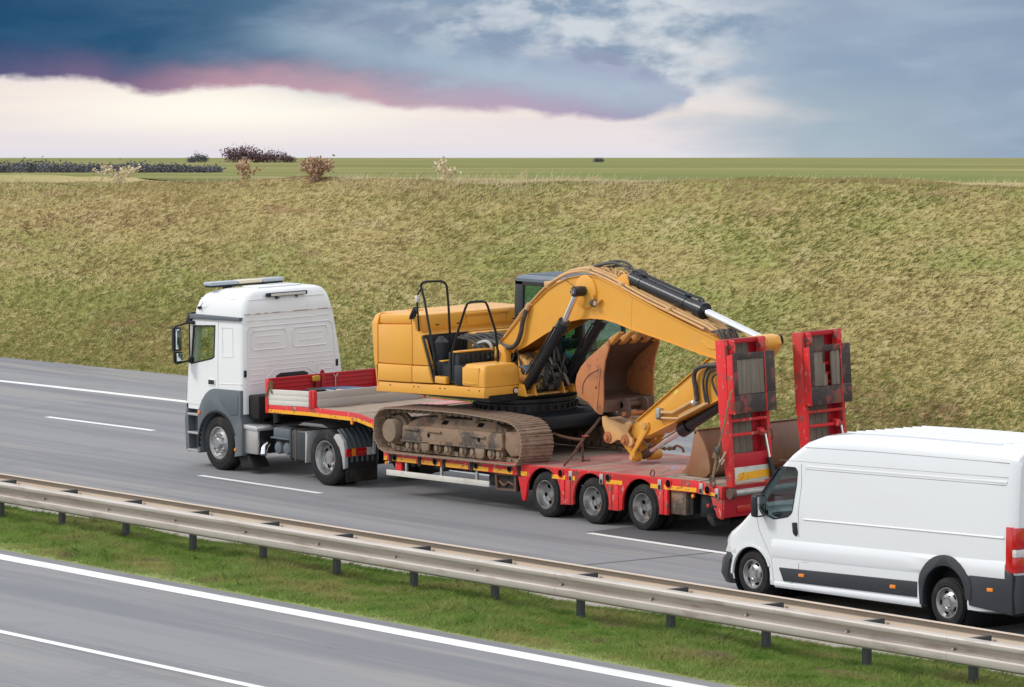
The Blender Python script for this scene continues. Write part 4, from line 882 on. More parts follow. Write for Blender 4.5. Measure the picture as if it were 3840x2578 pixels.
# tray on the gooseneck
hb = MB().box(-5.635, -5.60, .05, WT - .03, 1.25, 1.825, .006).build('headboard', M['red_clean'], TL, yref=0)
for z, h in ((1.80, .045), (1.72, .02), (1.645, .02), (1.56, .02), (1.50, .03)): MB().box(-5.602, -5.585, .08, WT - .05, z - h / 2, z + h / 2, .006).build('headboard_rib', M['red_clean'], hb, yref=0)
MB().box(-5.602, -5.56, 1.20, 1.28, 1.25, 1.84, .008).build('headboard_post', M['red_clean'], hb, yref=0)
lug = MB().prismx([(1.19, 1.83), (1.29, 1.83), (1.275, 1.87), (1.24, 1.90), (1.205, 1.87)], -5.62, -5.59, .006).build('lifting_lug', M['red_clean'], hb, yref=0)
MB().lathe([(.004, 0), (.004, .016)], (-5.589, 1.24, 1.862), 'x', 10).build('lug_hole_disc', M['hole_shade'], lug, yref=0)
yb_ = MB().box(-5.585, -5.50, .985, 1.13, 1.70, 1.80, .012).build('yellow_junction_box', mat('ochre_box', (.50, .27, .02), .5, layers=(((.35, .2, .05), 8, .5, .8, .5),)), hb, yref=0)
MB().box(-5.585, -5.55, 1.04, 1.06, 1.45, 1.70).build('cable', M['dark_plastic'], hb, yref=0)
mb = MB(); mb.cyl((-5.57, 1.52, 1.46), (-5.57, 1.52, 1.76), .010, 6); mb.tube([(-5.57, 1.47, 1.80), (-5.57, 1.49, 1.765), (-5.57, 1.52, 1.755), (-5.57, 1.55, 1.765), (-5.57, 1.57, 1.80)], .010, 6); mb.build('hook_rod', M['steel'], hb, yref=0)
MB().box(-5.645, -5.56, -.012, .05, 1.19, 1.815, .006).build('corner_post', M['red'], TL, yref=0)
MB().box(-5.645, -5.56, WT - .05, WT + .012, 1.19, 1.815, .006).build('corner_post', M['red'], TL, yref=0)
for ya, yb in ((.002, .03), (WT - .03, WT - .002)):
    for za, zb in ((0, .092), (.094, .186), (.188, .285)):
        MB().prism([(-5.555, 1.345 + za), (-4.265, 1.392 + za), (-4.265, 1.392 + zb), (-5.555, 1.345 + zb)], ya, yb, .004).build('side_board', M['cream'], TL, yref=0)
    p = MB().box(-4.26, -4.095, ya - .012, yb + .03, 1.365, 1.695, .006).build('stake_post', M['red'], TL, yref=0)
    MB().box(-4.20, -4.15, ya - .018, ya - .012, 1.37, 1.69).build('stake_groove', M['red_clean'], p, yref=0)
for za, zb in ((.02, .155), (.157, .285)): MB().box(-4.10, -4.07, .06, WT - .06, 1.385 + za, 1.385 + zb, .004).build('cross_board', M['alu'], TL, yref=0)
MB().box(-4.10, -4.04, .06, WT - .06, 1.375, 1.402, .004).build('cross_board_foot', M['steel'], TL, yref=0)
mb = MB(); mb.box(-5.56, -5.50, .02, .07, 1.60, 1.78, .006); mb.tube(smoothpath([(-5.5, .02, 1.78), (-5.55, -.02, 1.62), (-5.6, -.03, 1.5)]), .016, 6); mb.tube(smoothpath([(-5.47, .0, 1.75), (-5.45, -.02, 1.62), (-5.43, -.01, 1.56)]), .014, 6); mb.build('board_latch', M['strap'], TL, yref=0)
# rear end
MB().box(7.19, 7.25, .05, WT - .05, .40, .90, .01).build('rear_panel', M['red_clean'], TL, yref=0)
MB().prism([(6.98, .73), (7.245, .70), (7.245, .38), (7.14, .40), (7.02, .60)], .0, .06, .008).build('rear_corner', M['red'], TL, yref=0)
MB().lathe([(-.02, 0), (-.02, .085), (.03, .095), (.06, .095), (.06, 0)], (7.36, .08, .80), 'y', 20).build('ramp_hinge', M['rust_dark'], TL, yref=0)
MB().cyl((7.36, .1, .80), (7.36, WT - .1, .80), .055, 14).build('hinge_tube', M['steel'], TL, yref=0)
MB().prism([(6.86, .44), (7.0, .38), (7.06, .26), (6.96, .25), (6.84, .36)], .03, .35, .01).build('support_foot', M['chassis'], TL, yref=0)
MB().box(6.92, 7.12, -.005, .05, .56, .60, .01).build('light_stalk', M['dark_plastic'], TL, yref=0)
MB().box(6.89, 6.95, -.02, .02, .55, .61, .01).build('side_marker', M['redlens'], TL, yref=0)
for y in (.30, 1.75): MB().box(7.25, 7.275, y, y + .42, .46, .58, .01).build('tail_light', M['redlens'], TL, yref=0)
for x in (5.45, 6.94):
    z = ztop(x) + .03; MB().tube([(x + .05 * math.cos(a) + .02, .03 + .01 * math.sin(a), z + .055 * math.sin(a) + .02) for a in np.linspace(0, 2 * math.pi, 15)[:-1]], .012, 6, True).build('lashing_eye', M['rust_dark'], TL, yref=0)

# loading ramps folded upright
LEAN = math.atan2(.19, 2.33)
RV = Vector((-math.sin(LEAN), 0, math.cos(LEAN))); RW = Vector((math.cos(LEAN), 0, math.sin(LEAN)))
def ramp(y0, broken):
    o0 = Vector((7.36, y0, .90 + 0.0))
    T = lambda wv, u, v: tuple(o0 + RW * wv + Vector((0, u, 0)) + RV * v)
    def rb(w0, w1, u0, u1, v0, v1, bev=.008): return MB().box(w0, w1, u0, u1, v0, v1, bev).map(T)
    # side rails taper from the foot to the top
    def rail(u0, u1): return MB().prism([(-.09, 0), (.05, 0), (.05, .4), (.03, 2.36), (-.20, 2.36), (-.20, 1.2), (-.12, .3)], u0, u1, .008).map(T)
    rp = rail(0, .07).build('ramp', M['red'], TL, yref=0)
    rail(.80, .87).build('rail', M['red'], rp, yref=0)
    rb(-.1, .02, .02, .85, 2.29, 2.365).build('head_bar', M['red_clean'], rp, yref=0)
    for u in (.08, .70): 
        MB().prism([(-.02, 2.1), (.10, 2.12), (.12, 2.2), (.08, 2.34), (-.02, 2.36)], u, u + .085, .012).map(T).build('pivot_lug', M['red'], rp, yref=0)
        MB().lathe([(-.02, 0), (-.02, .035), (.11, .035), (.11, 0)], (.065, u, 2.24), 'y', 12).map(T).build('pivot_pin', M['rust_dark'], rp, yref=0)
    for v in (1.06, .83): rb(-.01, .045, .07, .80, v - .025, v + .025).build('cross_bar', M['red'], rp, yref=0)
    rb(-.02, .04, .07, .80, .30, .53).build('foot_panel', M['red_clean'], rp, yref=0)
    pl = MB(); mp = rb(.03, .042, .06, .79, .07, .31, .002).build('marker_panel', M['cream'], rp, yref=0)
    MB().prismx([(.10, .09), (.79, .12), (.79, .235), (.16, .215), (.13, .17), (.15, .15), (.11, .13)], .043, .048).map(T).build('marker_stripe', M['yellow_tape'], mp, yref=0)
    for i in range(4):
        u = .09 + i * .135
        MB().box(-.16, -.125, u, u + .13, .32, 2.30, .005).map(T).build('ramp_plank', M['wood_z'], rp, yref=0)
    MB().box(-.15, -.13, .635, .80, .32, 2.30, .004).map(T).build('back_plate', M['red_clean'], rp, yref=0)
    # lifting ram
    MB().tube([T(.06, .74, .80), T(.09, .78, .42)], .022, 10).build('ram_rod', M['chrome'], rp, yref=0)
    MB().tube([T(.09, .78, .42), T(.12, .82, .08)], .045, 12).build('ram_body', M['cyl'], rp, yref=0)
    MB().prism([(-.02, .80), (.07, .78), (.10, .84), (.06, .90), (-.02, .92)], .62, .72, .01).map(T).build('ram_lug', M['red'], rp, yref=0)
    # folded flap
    e = .05
    def flap(m, u0, u1, v0, v1, t0=.11, t1=.17, n='flap_bar'): return rb(t0, t1, u0, u1, v0, v1, .006).build(n, M[m], rp, yref=0)
    MB().prism([(.04, 1.18), (.19, 1.16), (.19, 2.12), (.06, 2.11)], .0, .022, .004).map(T).build('flap_side', M['red'], rp, yref=0)
    CH = 'chequer'
    flap(CH, .024, .13, 1.47, 2.13); flap(CH, .70, .92, 1.47, 2.13); flap(CH, .13, .70, 2.03, 2.13); flap(CH, .024, .92, 1.17, 1.465, n='flap_plate')
    rb(.112, .174, .70, .72, 1.17, 2.135, .003).build('flap_edge', M['red'], rp, yref=0)
    for i in range(6):
        u = .133 + i * .0945
        if broken and i in (2, 3):
            if i == 2: rb(.12, .155, u, u + .091, 1.47, 1.66, .004).build('flap_plank', M['wood_z'], rp, yref=0); rb(.12, .155, u, u + .05, 1.66, 1.83, .004).build('flap_plank', M['wood_z'], rp, yref=0)
            continue
        rb(.12, .155, u, u + .091, 1.472, 2.028, .004).build('flap_plank', M['wood_z'], rp, yref=0)
    if broken:
        for v in (1.52, 1.66, 1.82): rb(.0, .05, .07, .80, v - .02, v + .03).build('cross_bar', M['red'], rp, yref=0)
    return rp
M['chequer'] = mat('dark_chequer_plate', (.040, .028, .028), .55, layers=(((.34, .045, .04), 2.6, .54, .62, .8), ((.17, .085, .055), 4, .48, .66, .75), ((.30, .25, .22), 40, .64, .74, .6)), bump=(45, .5, .01))
ramp(.08, False); ramp(1.72, True)
# ------------------------------------------------------------------ excavator
EX = thing('excavator', 'yellow crawler excavator with folded arm and rusty bucket loaded on the red trailer', 'excavator', (0.2, 1.35, .82))
# --- crawler tracks
loop = [(-2.09, 1.18), (-2.085, 1.32), (-2.0, 1.45), (-1.80, 1.535), (-1.23, 1.575), (-.42, 1.60), (.38, 1.61), (1.16, 1.59), (1.72, 1.565), (1.93, 1.52), (2.08, 1.42), (2.155, 1.29), (2.165, 1.16), (2.12, 1.0), (2.03, .89), (1.90, .845), (1.2, .838), (.1, .82), (-1.2, .795), (-1.80, .795), (-1.95, .86), (-2.05, .98)]
def resample(P, n):
    Q = smoothpath([(x, 0, z) for x, z in P + P[:1]], 8); Q = np.array([(q[0], q[2]) for q in Q]); d = np.r_[0, np.cumsum(np.linalg.norm(np.diff(Q, axis=0), axis=1))]
    t = np.linspace(0, d[-1], n + 1)[:-1]; return np.stack([np.interp(t, d, Q[:, 0]), np.interp(t, d, Q[:, 1])], -1), d[-1]
NSH = 50
pts, per = resample(loop, NSH); pitch = per / NSH
def shoe_mesh(wd):
    mb = MB(); p = pitch * .5
    mb.prism([(-p * .98, 0), (p * .98, 0), (p * .98, .014), (p * .86, .014), (p * .80, .034), (p * .66, .034), (p * .60, .014), (.10 * p, .014), (.06 * p, .030), (-.08 * p, .030), (-.12 * p, .014), (-.62 * p, .014), (-.68 * p, .030), (-.82 * p, .030), (-.88 * p, .014), (-p * .98, .014)], 0, wd)
    return mb
def crawler(y0, wd, near):
    ys = y0 + wd * .5
    ch = MB()                                                       # link chain on the inside of the shoes
    for k in range(NSH):
        a = pts[k]; b = pts[(k + 1) % NSH]; c = (a + b) / 2; t = (b - a) / np.linalg.norm(b - a); nrm = np.array([-t[1], t[0]])
        ctr = np.array([.03, 1.2]); 
        if np.dot(nrm, ctr - c) < 0: nrm = -nrm
        for yy in (ys - .12, ys + .07):
            q = [a + nrm * .01, b + nrm * .01, b + nrm * .075, c + nrm * .095, a + nrm * .075]
            ch.prism([tuple(v) for v in q], yy, yy + .05)
        ch.lathe([(ys - .15, 0), (ys - .15, .024), (ys + .15, .024), (ys + .15, 0)], (float((a + nrm * .05)[0]), 0, float((a + nrm * .05)[1])), 'y', 7)
    trk = ch.build('crawler_track', M['mud'], EX, yref=0)
    trk['kind'] = 'stuff'
    s0 = None
    for k in range(NSH):
        a = pts[k]; b = pts[(k + 1) % NSH]; c = (a + b) / 2; t = b - a; ang = math.atan2(t[1], t[0])
        if s0 is None: s0 = shoe_mesh(wd).build('track_shoe', M['shoe'], trk, base=(0, 0, 0)); o = s0
        else: o = s0.copy(); COL.objects.link(o); o.parent = trk
        o.location = Vector((c[0], y0, c[1] + CROSSFALL * (y0 + .0))) - EX.location
        # grousers point away from the loop
        o.rotation_euler = (CROSSFALL, -ang, 0)
    f0, f1 = y0 + .12, y0 + wd - .05
    fr = MB().prism([(-1.40, 1.28), (-1.25, 1.36), (-.95, 1.45), (1.1, 1.50), (1.45, 1.40), (1.50, 1.10), (1.46, 1.03), (-1.43, .985), (-1.43, 1.08)], f0 + .12, f1 - .1, .02).build('track_frame', M['frame_mud'], EX, yref=0)
    MB().prism([(-1.40, 1.275), (-.9, 1.29), (.7, 1.325), (1.47, 1.335), (1.50, 1.10), (1.45, 1.03), (-1.43, .985)], f0, f0 + .14, .03).build('frame_side', M['frame_mud'], fr, yref=0)
    MB().prism([(-1.43, 1.02), (1.47, 1.075), (1.47, 1.045), (-1.43, .985)], f0 - .02, f0 + .02, .006).build('lower_flange', M['frame_mud'], fr, yref=0)
    for x, z in ((-1.12, 1.23), (-.46, 1.235), (.80, 1.24)):
        MB().box(x - .20, x + .22, f0 - .035, f0 + .01, z - .02, z + .012, .006).build('step_bar', M['frame_mud'], fr, yref=0)
    for x, z in ((-.62, 1.15), (.83, 1.18)): MB().lathe([(-.004, 0), (-.004, .04)], (x, f0, z), 'y', 14).build('opening', M['hole_shade'], fr, yref=0)  # black discs on solid steel stand in for shaded holes
    for x, z in ((-.30, 1.395), (.72, 1.425)):
        MB().prism([(x - .11, z - .045), (x + .05, z - .045), (x + .13, z + .03), (x - .02, z + .03)], f0 + .115, f0 + .16).build('opening', M['hole_shade'], fr, yref=0)  # black plates paint the shade of openings in the frame
    MB().prism([(1.50, 1.36), (1.90, 1.41), (2.0, 1.33), (2.02, 1.12), (1.93, .98), (1.65, .94), (1.47, 1.08)], f0 + .05, f1 - .1, .03).build('idler_guard', M['frame_mud'], EX, yref=0)
    MB().lathe([(f0 + .2, .0), (f0 + .2, .30), (f0 + .26, .33), (f0 + .34, .33), (f0 + .40, .30), (f0 + .40, 0)], (1.75, 0, 1.19), 'y', 28).build('idler', M['mud'], EX, yref=0)
    MB().lathe([(f0 - .07, 0), (f0 - .07, .195), (f0 - .055, .205), (f0 + .12, .205), (f0 + .14, .26), (f0 + .20, .27), (f0 + .22, .30), (f0 + .28, .30), (f0 + .30, .2), (f1, .2)], (-1.70, 0, 1.16), 'y', 30).build('final_drive', M['mud'], EX, yref=0)
    for x, z in ((-1.25, .93), (-1.0, .93), (-.42, .945), (-.12, .945), (.32, .955), (.62, .955), (1.12, .965), (1.36, .97)):
        MB().lathe([(f0 - .0, 0), (f0 - .0, .05), (f0 + .03, .055), (f0 + .04, .095), (f0 + .12, .095), (f0 + .14, .07), (f1 - .2, .07), (f1 - .16, .095), (f1 - .1, .095), (f1 - .1, 0)], (x, 0, z), 'y', 18).build('track_roller', M['mud'], EX, yref=0)
    for x in (-.72, .86): MB().prism([(x - .12, 1.03), (x + .14, 1.04), (x + .12, .89), (x + .04, .855), (x - .08, .86)], f0 - .02, f0 + .03, .012).build('track_guide', M['mud'], EX, yref=0)
    for x, z in ((-.38, 1.505), (.62, 1.515)): MB().lathe([(f0 + .06, 0), (f0 + .06, .055), (f0 + .1, .075), (f0 + .3, .075), (f0 + .3, 0)], (x, 0, z), 'y', 16).build('carrier_roller', M['mud'], EX, yref=0)
crawler(-.12, .68, True); crawler(2.20, .68, False)
# --- car body and slew ring
mb = MB(); mb.prism([(-.9, 1.60), (1.25, 1.60), (1.5, 1.54), (1.52, 1.32), (1.2, 1.22), (-.9, 1.22)], .48, 2.28, .03); mb.prism([(-.9, 1.45), (-1.2, 1.35), (-1.2, 1.2), (-.9, 1.15)], .5, 2.25, .02)
mb.build('car_body', M['black'], EX, yref=0)
mb = MB(); mb.lathe([(1.60, .80), (1.60, .88), (1.74, .88), (1.74, .82), (1.76, .90), (1.82, .90), (1.82, .0)], (.40, 1.35, .0), 'z', 48); mb.build('slew_ring', M['black'], EX, yref=0)
mb = MB()
for k in range(36):
    a = 2 * math.pi * k / 36; mb.box(.40 + .90 * math.cos(a) - .02, .40 + .90 * math.cos(a) + .02, 1.35 + .90 * math.sin(a) - .02, 1.35 + .90 * math.sin(a) + .02, 1.63, 1.71)
o = mb.build('ring_bolts', M['chassis'], EX, yref=0); o['kind'] = 'stuff'
# --- upper structure: base frame
B = MB()
MB().prism([(-2.20, 1.82), (.975, 1.90), (.985, 2.085), (-2.14, 2.005)], .0, .25, .02).build('base_skirt', M['exc'], EX, yref=0)
MB().box(.60, .985, .02, .86, 1.90, 2.085, .015).build('base_front', M['exc'], EX, yref=0)
MB().box(-1.9, 1.0, .1, 2.68, 1.83, 1.94).build('base_plate', M['black'], EX, yref=0)
MB().prism([(.2, 1.90), (1.02, 1.90), (1.02, 2.08), (.9, 2.10), (.2, 2.06)], 1.55, 2.72, .015).build('base_front', M['exc'], EX, yref=0)
MB().prism([(.55, 1.88), (1.14, 1.885), (1.14, 1.915), (.55, 1.93)], .80, 1.72, .006).build('boom_deck', M['exc_dirty'], EX, yref=0)
for x in (-1.75, -1.05, -.92, -.28, -.14, .55, .85):
    MB().lathe([(-.012, 0), (-.012, .010), (.0, .012)], (x, .0, 1.955 + .025 * (x + 2)), 'y', 8).build('bolt', M['exc_black'], EX, yref=0)
lf = MB().lathe([(1.0, 0), (1.004, .035), (.99, .045), (.95, .045)], (0, .68, 1.985), 'x', 18).build('work_light', M['clearlens'], EX, yref=0)
MB().lathe([(.985, .046), (.997, .046), (.997, .062), (.985, .062)], (0, .68, 1.985), 'x', 18).build('light_rim', M['dark_plastic'], lf, yref=0)
# --- counterweight and engine housing
def cw_ring(z, inset, x0):
    out = []
    r = .34
    for cx, cy, a in ((x0 + r, 2.70 - r - inset, 90), (x0 + r, .0 + r + inset, 180)):
        for i in range(7):
            q = R(a + 90 * i / 6); out.append((cx + (r) * math.cos(q), cy + (r) * math.sin(q), z))
    return [(-1.80, 2.70 - inset, z)] + out + [(-1.80, inset, z)]
def cw(z): return -2.36 + .0
# rounded rear end: corner seen from the road side
lev = [(1.83, .035, -2.20), (1.87, .0, -2.25), (2.30, -.01, -2.32), (2.34, -.012, -2.335), (3.02, -.012, -2.40), (3.07, .0, -2.395), (3.17, .03, -2.34), (3.205, .07, -2.28)]
def cwr(z, ins, x0):
    r = .17; out = [(-2.12, 2.70 - ins, z)]
    for cx, cy, a in ((x0 + r, 2.70 - r - ins, 90), (x0 + r, r + ins, 180)):
        for i in range(7):
            q = R(a + 90 * i / 6); out.append((cx + r * math.cos(q), cy + r * math.sin(q), z))
    return out + [(-2.12, ins, z)]
MB().rings([cwr(*l) for l in lev]).build('counterweight', M['exc'], EX, yref=0)
def prof_y(z):                                                     # side panels bulge a little below the shoulder line
    return {0: 0}.get(z, 0)
def panel(pts, y0, y1, m, name, par, bev=.018): return MB().prism(pts, y0, y1, bev).build(name, m, par, yref=0)
hs = MB()
hs.prism([(-2.105, 2.02), (-1.0, 2.04), (-1.0, 3.10), (-1.06, 3.235), (-2.06, 3.20), (-2.105, 3.06)], .05, 2.66, .05, 3)
hs.build('engine_housing', M['exc'], EX, yref=0)
dA = panel([(-2.10, 2.335), (-1.085, 2.355), (-1.10, 3.06), (-2.105, 3.015)], -.012, .10, M['exc'], 'engine_door', EX)
panel([(-2.105, 3.03), (-1.10, 3.075), (-1.125, 3.24), (-2.08, 3.20)], .015, .14, M['exc'], 'top_door_strip', EX, .03)
panel([(-2.10, 2.02), (-1.085, 2.045), (-1.085, 2.345), (-2.10, 2.325)], -.03, .10, M['exc'], 'lower_door', EX, .025)
panel([(-1.075, 2.36), (-.62, 2.37), (-.845, 2.88), (-.985, 2.96), (-1.04, 3.22), (-1.115, 3.235), (-1.09, 3.06)], -.010, .12, M['exc'], 'front_side_panel', EX)
panel([(-1.075, 2.05), (-.485, 2.07), (-.61, 2.36), (-1.075, 2.345)], -.028, .12, M['exc'], 'front_lower_panel', EX, .025)
MB().box(-1.12, -1.085, -.005, .02, 3.10, 3.17, .004).build('vent_slot', M['dark_plastic'], EX, yref=0)
# top of the housing
MB().box(-2.2, -1.02, .12, 2.6, 3.195, 3.225, .012).build('hood_top', M['exc_dirty'], EX, yref=0)
MB().prism([(-2.0, 3.22), (-1.75, 3.225), (-1.78, 3.255), (-1.97, 3.25)], .55, .75, .01).build('hood_hump', M['exc_dirty'], EX, yref=0)
for y in (.9, 1.5): MB().box(-1.25, -1.15, y, y + .05, 3.225, 3.235, .003).build('hood_latch', M['exc_dirty'], EX, yref=0)
# front wall of the engine bay with its doors
MB().box(-1.005, -.985, .12, 2.3, 2.95, 3.22, .006).build('bay_wall', M['exc'], EX, yref=0)
for ya, yb, za, zb in ((.22, .62, 2.98, 3.2), (.69, 1.08, 2.975, 3.205), (1.11, 1.98, 2.98, 3.15), (2.0, 2.25, 2.97, 3.2)):
    d = MB().box(-.984, -.972, ya, yb, za, zb, .006).build('bay_door', M['exc'], EX, yref=0)
    if yb - ya < .5: MB().box(-.972, -.964, (ya + yb) / 2, (ya + yb) / 2 + .07, za + .045, za + .065).build('latch', M['dark_plastic'], d, yref=0)
MB().box(-.984, -.95, 1.08, 2.05, 3.15, 3.20, .01).build('bay_lip', M['exc'], EX, yref=0)
MB().box(-.97, -.962, 1.36, 1.62, 3.163, 3.19, .004).build('long_handle', M['steel'], EX, yref=0)
MB().box(-.99, -.80, .04, 2.2, 2.885, 2.905, .005).build('bay_shelf', M['exc_dirty'], EX, yref=0)
MB().box(-.99, -.60, 1.0, 2.2, 2.5, 2.88, .02).build('pump_cover', M['exc_dirty'], EX, yref=0)
# dark stairwell
MB().box(-.97, -.82, .03, 1.1, 2.08, 2.88, .01).build('stair_back', M['exc_black'], EX, yref=0)
MB().prism([(-.84, 2.86), (-.80, 2.86), (-.46, 2.09), (-.84, 2.09)], .015, .05, .006).build('stair_cheek', M['exc_black'], EX, yref=0)
mb = MB(); mb.lathe([(2.1, 0), (2.1, .14), (2.76, .14), (2.80, .10), (2.86, .04), (2.86, 0)], (-.68, .32, 0), 'z', 20); mb.build('urea_tank', M['exc_black'], EX, yref=0)
st = MB().box(-.62, -.1, .12, .95, 2.09, 2.45, .015).build('stair_block', M['exc_black'], EX, yref=0)
MB().box(-.36, -.24, .04, .42, 2.455, 2.475, .006).build('tread', M['exc'], st, yref=0)
st2 = MB().box(-.14, .14, .08, .92, 2.09, 2.63, .015).build('stair_block', M['exc_black'], EX, yref=0)
MB().box(.0, .15, .04, .80, 2.635, 2.66, .006).build('tread', M['exc'], st2, yref=0)
for k in range(7): MB().box(.14, .165, .14 + k * .105, .19 + k * .105, 2.44, 2.60, .008).build('riser_rib', M['exc_black'], st2, yref=0)
for k in range(5): MB().box(-.822, -.80, .52 + k * .1, .57 + k * .1, 2.5, 2.85, .008).build('riser_rib', M['exc_black'], st, yref=0)
MB().box(-.44, -.12, -.0, .10, 2.08, 2.20, .01).build('toe_plate', M['exc'], EX, yref=0)
# storage box at the front corner
MB().box(.12, .345, .0, .82, 2.075, 2.425, .02).build('box_base', M['exc_black'], EX, yref=0)
sb = MB().rings([rrect(.35, .985, .005, .80, 2.09, .04), rrect(.35, .985, .0, .80, 2.13, .05), rrect(.35, .975, .005, .79, 2.30, .05), rrect(.35, .955, .02, .765, 2.41, .06), rrect(.37, .92, .05, .73, 2.455, .07), rrect(.42, .88, .1, .68, 2.465, .06)]).build('storage_box', M['exc'], EX, yref=0)
MB().prism([(.365, 2.10), (.83, 2.11), (.83, 2.42), (.365, 2.405)], -.008, .03, .012).build('box_door', M['exc'], sb, yref=0)
MB().prism([(.40, 2.125), (.78, 2.135), (.78, 2.15), (.40, 2.14)], -.016, .0, .004).build('door_pressing', M['exc'], sb, yref=0)
MB().prism([(.86, .0), (.97, .02), (.99, .12), (.9, .1)], 0, 0).v if False else None
MB().prism([(.93, 2.40), (1.05, 2.42), (1.18, 2.30), (1.15, 2.29), (1.04, 2.37), (.95, 2.36)], .78, .98, .004).build('bracket_plate', M['grey_plastic'], EX, yref=0)
# handrails
def rail(pts, name='handrail'): return MB().tube(smoothpath(pts, 4), .021, 8).build(name, M['black'], EX, yref=0)
def rail2(pts): return MB().tube(pts, .021, 8).build('handrail', M['black'], EX, yref=0)
rail2([(-.46, .02, 2.10), (-.50, .03, 2.55), (-.64, .05, 2.95), (-.80, .05, 3.50), (-.895, .05, 3.72), (-.90, .05, 3.775), (-.86, .055, 3.81), (-.80, .10, 3.825), (-.74, .35, 3.82), (-.72, .43, 3.79), (-.71, .47, 3.72), (-.70, .50, 3.35), (-.69, .52, 2.90)])
rail2([(-.47, .03, 2.58), (-.49, .03, 2.10)])
rail2([(-.005, .03, 2.14), (-.02, .04, 2.60), (.16, .045, 2.98), (.38, .05, 3.42), (.43, .055, 3.50), (.50, .07, 3.535), (.60, .22, 3.54), (.63, .30, 3.52), (.65, .33, 3.45), (.68, .48, 3.0), (.69, .52, 2.62)])
MB().box(.67, .71, .50, .54, 2.48, 2.68, .006).build('rail_foot', M['black'], EX, yref=0)
mr = MB().tube([(-.90, .05, 3.70), (-.96, .02, 3.60), (-1.0, .03, 3.5), (-.97, .06, 2.95)], .016, 6).build('mirror_stalk', M['black'], EX, yref=0)
MB().rings([rrect(-.045, .045, -.012, .012, -.11, .01), rrect(-.07, .07, -.014, .014, -.05, .01), rrect(-.06, .06, -.014, .014, .11, .01)]).map(lambda x, y, z: (-1.02 + y + .3 * z, -.02 + x + .25 * z, 3.27 + z)).build('mirror', M['exc_black'], mr, yref=0)
MB().rings([rrect(-.035, .035, -.001, .001, -.1, .001), rrect(-.06, .06, -.001, .001, -.05, .001), rrect(-.05, .05, -.001, .001, .1, .001)]).map(lambda x, y, z: (-1.0 + y + .3 * z, -.02 + x + .25 * z, 3.27 + z)).build('mirror_glass', M['mirror'], mr, yref=0)
MB().box(-1.0, -.93, -.02, .05, 3.46, 3.58, .02).build('camera_lamp', M['clearlens'], mr, yref=0)
# --- operator's cab
CX0, CX1, CY0, CY1 = -.43, 1.50, 1.76, 2.74
CB = MB().box(CX0, CX1, CY0, CY1, 2.03, 2.42, .03).build('cab', M['exc_black'], EX, yref=0)
def cp(n, pts, y0, y1): return MB().prism(pts, y0, y1, .015).build(n, M['exc_black'], CB, yref=0)
for y0, y1 in ((CY0, CY0 + .07), (CY1 - .07, CY1)):
    cp('pillar', [(CX0, 2.4), (CX0 - .02, 3.3), (CX0 + .0, 3.78), (CX0 + .23, 3.78), (CX0 + .2, 2.4)], y0, y1)
    cp('pillar', [(1.42, 2.4), (1.50, 2.4), (1.46, 3.1), (1.30, 3.75), (1.2, 3.75), (1.37, 3.1)], y0, y1)
    cp('pillar', [(.55, 2.4), (.62, 2.4), (.62, 3.75), (.55, 3.75)], y0 + .01, y1 - .01)
    cp('side_rail', [(CX0, 3.68), (1.30, 3.68), (1.27, 3.78), (CX0, 3.78)], y0, y1)
rf = MB().rings([rrect(CX0 - .01, 1.33, CY0 - .01, CY1 + .01, 3.75, .08), rrect(CX0 - .01, 1.33, CY0 - .01, CY1 + .01, 3.80, .08), rrect(CX0 + .04, 1.28, CY0 + .04, CY1 - .04, 3.845, .08), rrect(CX0 + .12, 1.2, CY0 + .12, CY1 - .12, 3.855, .06)]).build('roof', mat('blue_grey_roof', (.11, .14, .18), .35, layers=(((.2, .21, .22), 3, .5, .8, .5),)), CB, yref=0)
for k in range(5): MB().box(CX0 + .15, 1.15, CY0 + .16 + k * .15, CY0 + .20 + k * .15, 3.855, 3.872, .005).build('roof_rib', rf.data.materials[0], rf, yref=0)
MB().box(CX0 - .01, CX0 + .05, CY0 + .02, CY1 - .02, 2.4, 3.0, .01).build('rear_panel', M['exc_black'], CB, yref=0)
for pts, y in (([(CX0 + .2, 2.42), (.55, 2.42), (.55, 3.7), (CX0 + .22, 3.7)], CY0 + .02), ([(.62, 2.42), (1.42, 2.42), (1.40, 3.1), (1.22, 3.7), (.62, 3.7)], CY0 + .02), ([(CX0 + .2, 2.42), (.55, 2.42), (.55, 3.7), (CX0 + .22, 3.7)], CY1 - .03), ([(.62, 2.42), (1.42, 2.42), (1.40, 3.1), (1.22, 3.7), (.62, 3.7)], CY1 - .03)):
    MB().prism(pts, y, y + .006).build('side_glass', M['glass_teal'], CB, yref=0)
MB().rings([[(1.485, CY0 + .07, 2.44), (1.485, CY1 - .07, 2.44), (1.478, CY1 - .07, 2.44), (1.478, CY0 + .07, 2.44)], [(1.445, CY0 + .07, 3.1), (1.445, CY1 - .07, 3.1), (1.438, CY1 - .07, 3.1), (1.438, CY0 + .07, 3.1)], [(1.27, CY0 + .07, 3.72), (1.27, CY1 - .07, 3.72), (1.263, CY1 - .07, 3.72), (1.263, CY0 + .07, 3.72)]]).build('windscreen', M['glass_teal'], CB, yref=0)
MB().box(1.44, 1.50, CY0 + .07, CY1 - .07, 2.60, 2.64, .008).build('glass_bar', M['exc_black'], CB, yref=0)
MB().box(CX0 + .02, CX0 + .026, CY0 + .07, CY1 - .07, 3.0, 3.7).build('rear_glass', M['glass_teal'], CB, yref=0)
mb = MB(); mb.box(.0, .5, 2.0, 2.5, 2.55, 2.72, .05); mb.prism([(-.05, 2.7), (.12, 2.7), (.05, 3.35), (-.1, 3.35)], 2.02, 2.48, .05); mb.build('operator_seat', M['seat'], CB, yref=0)
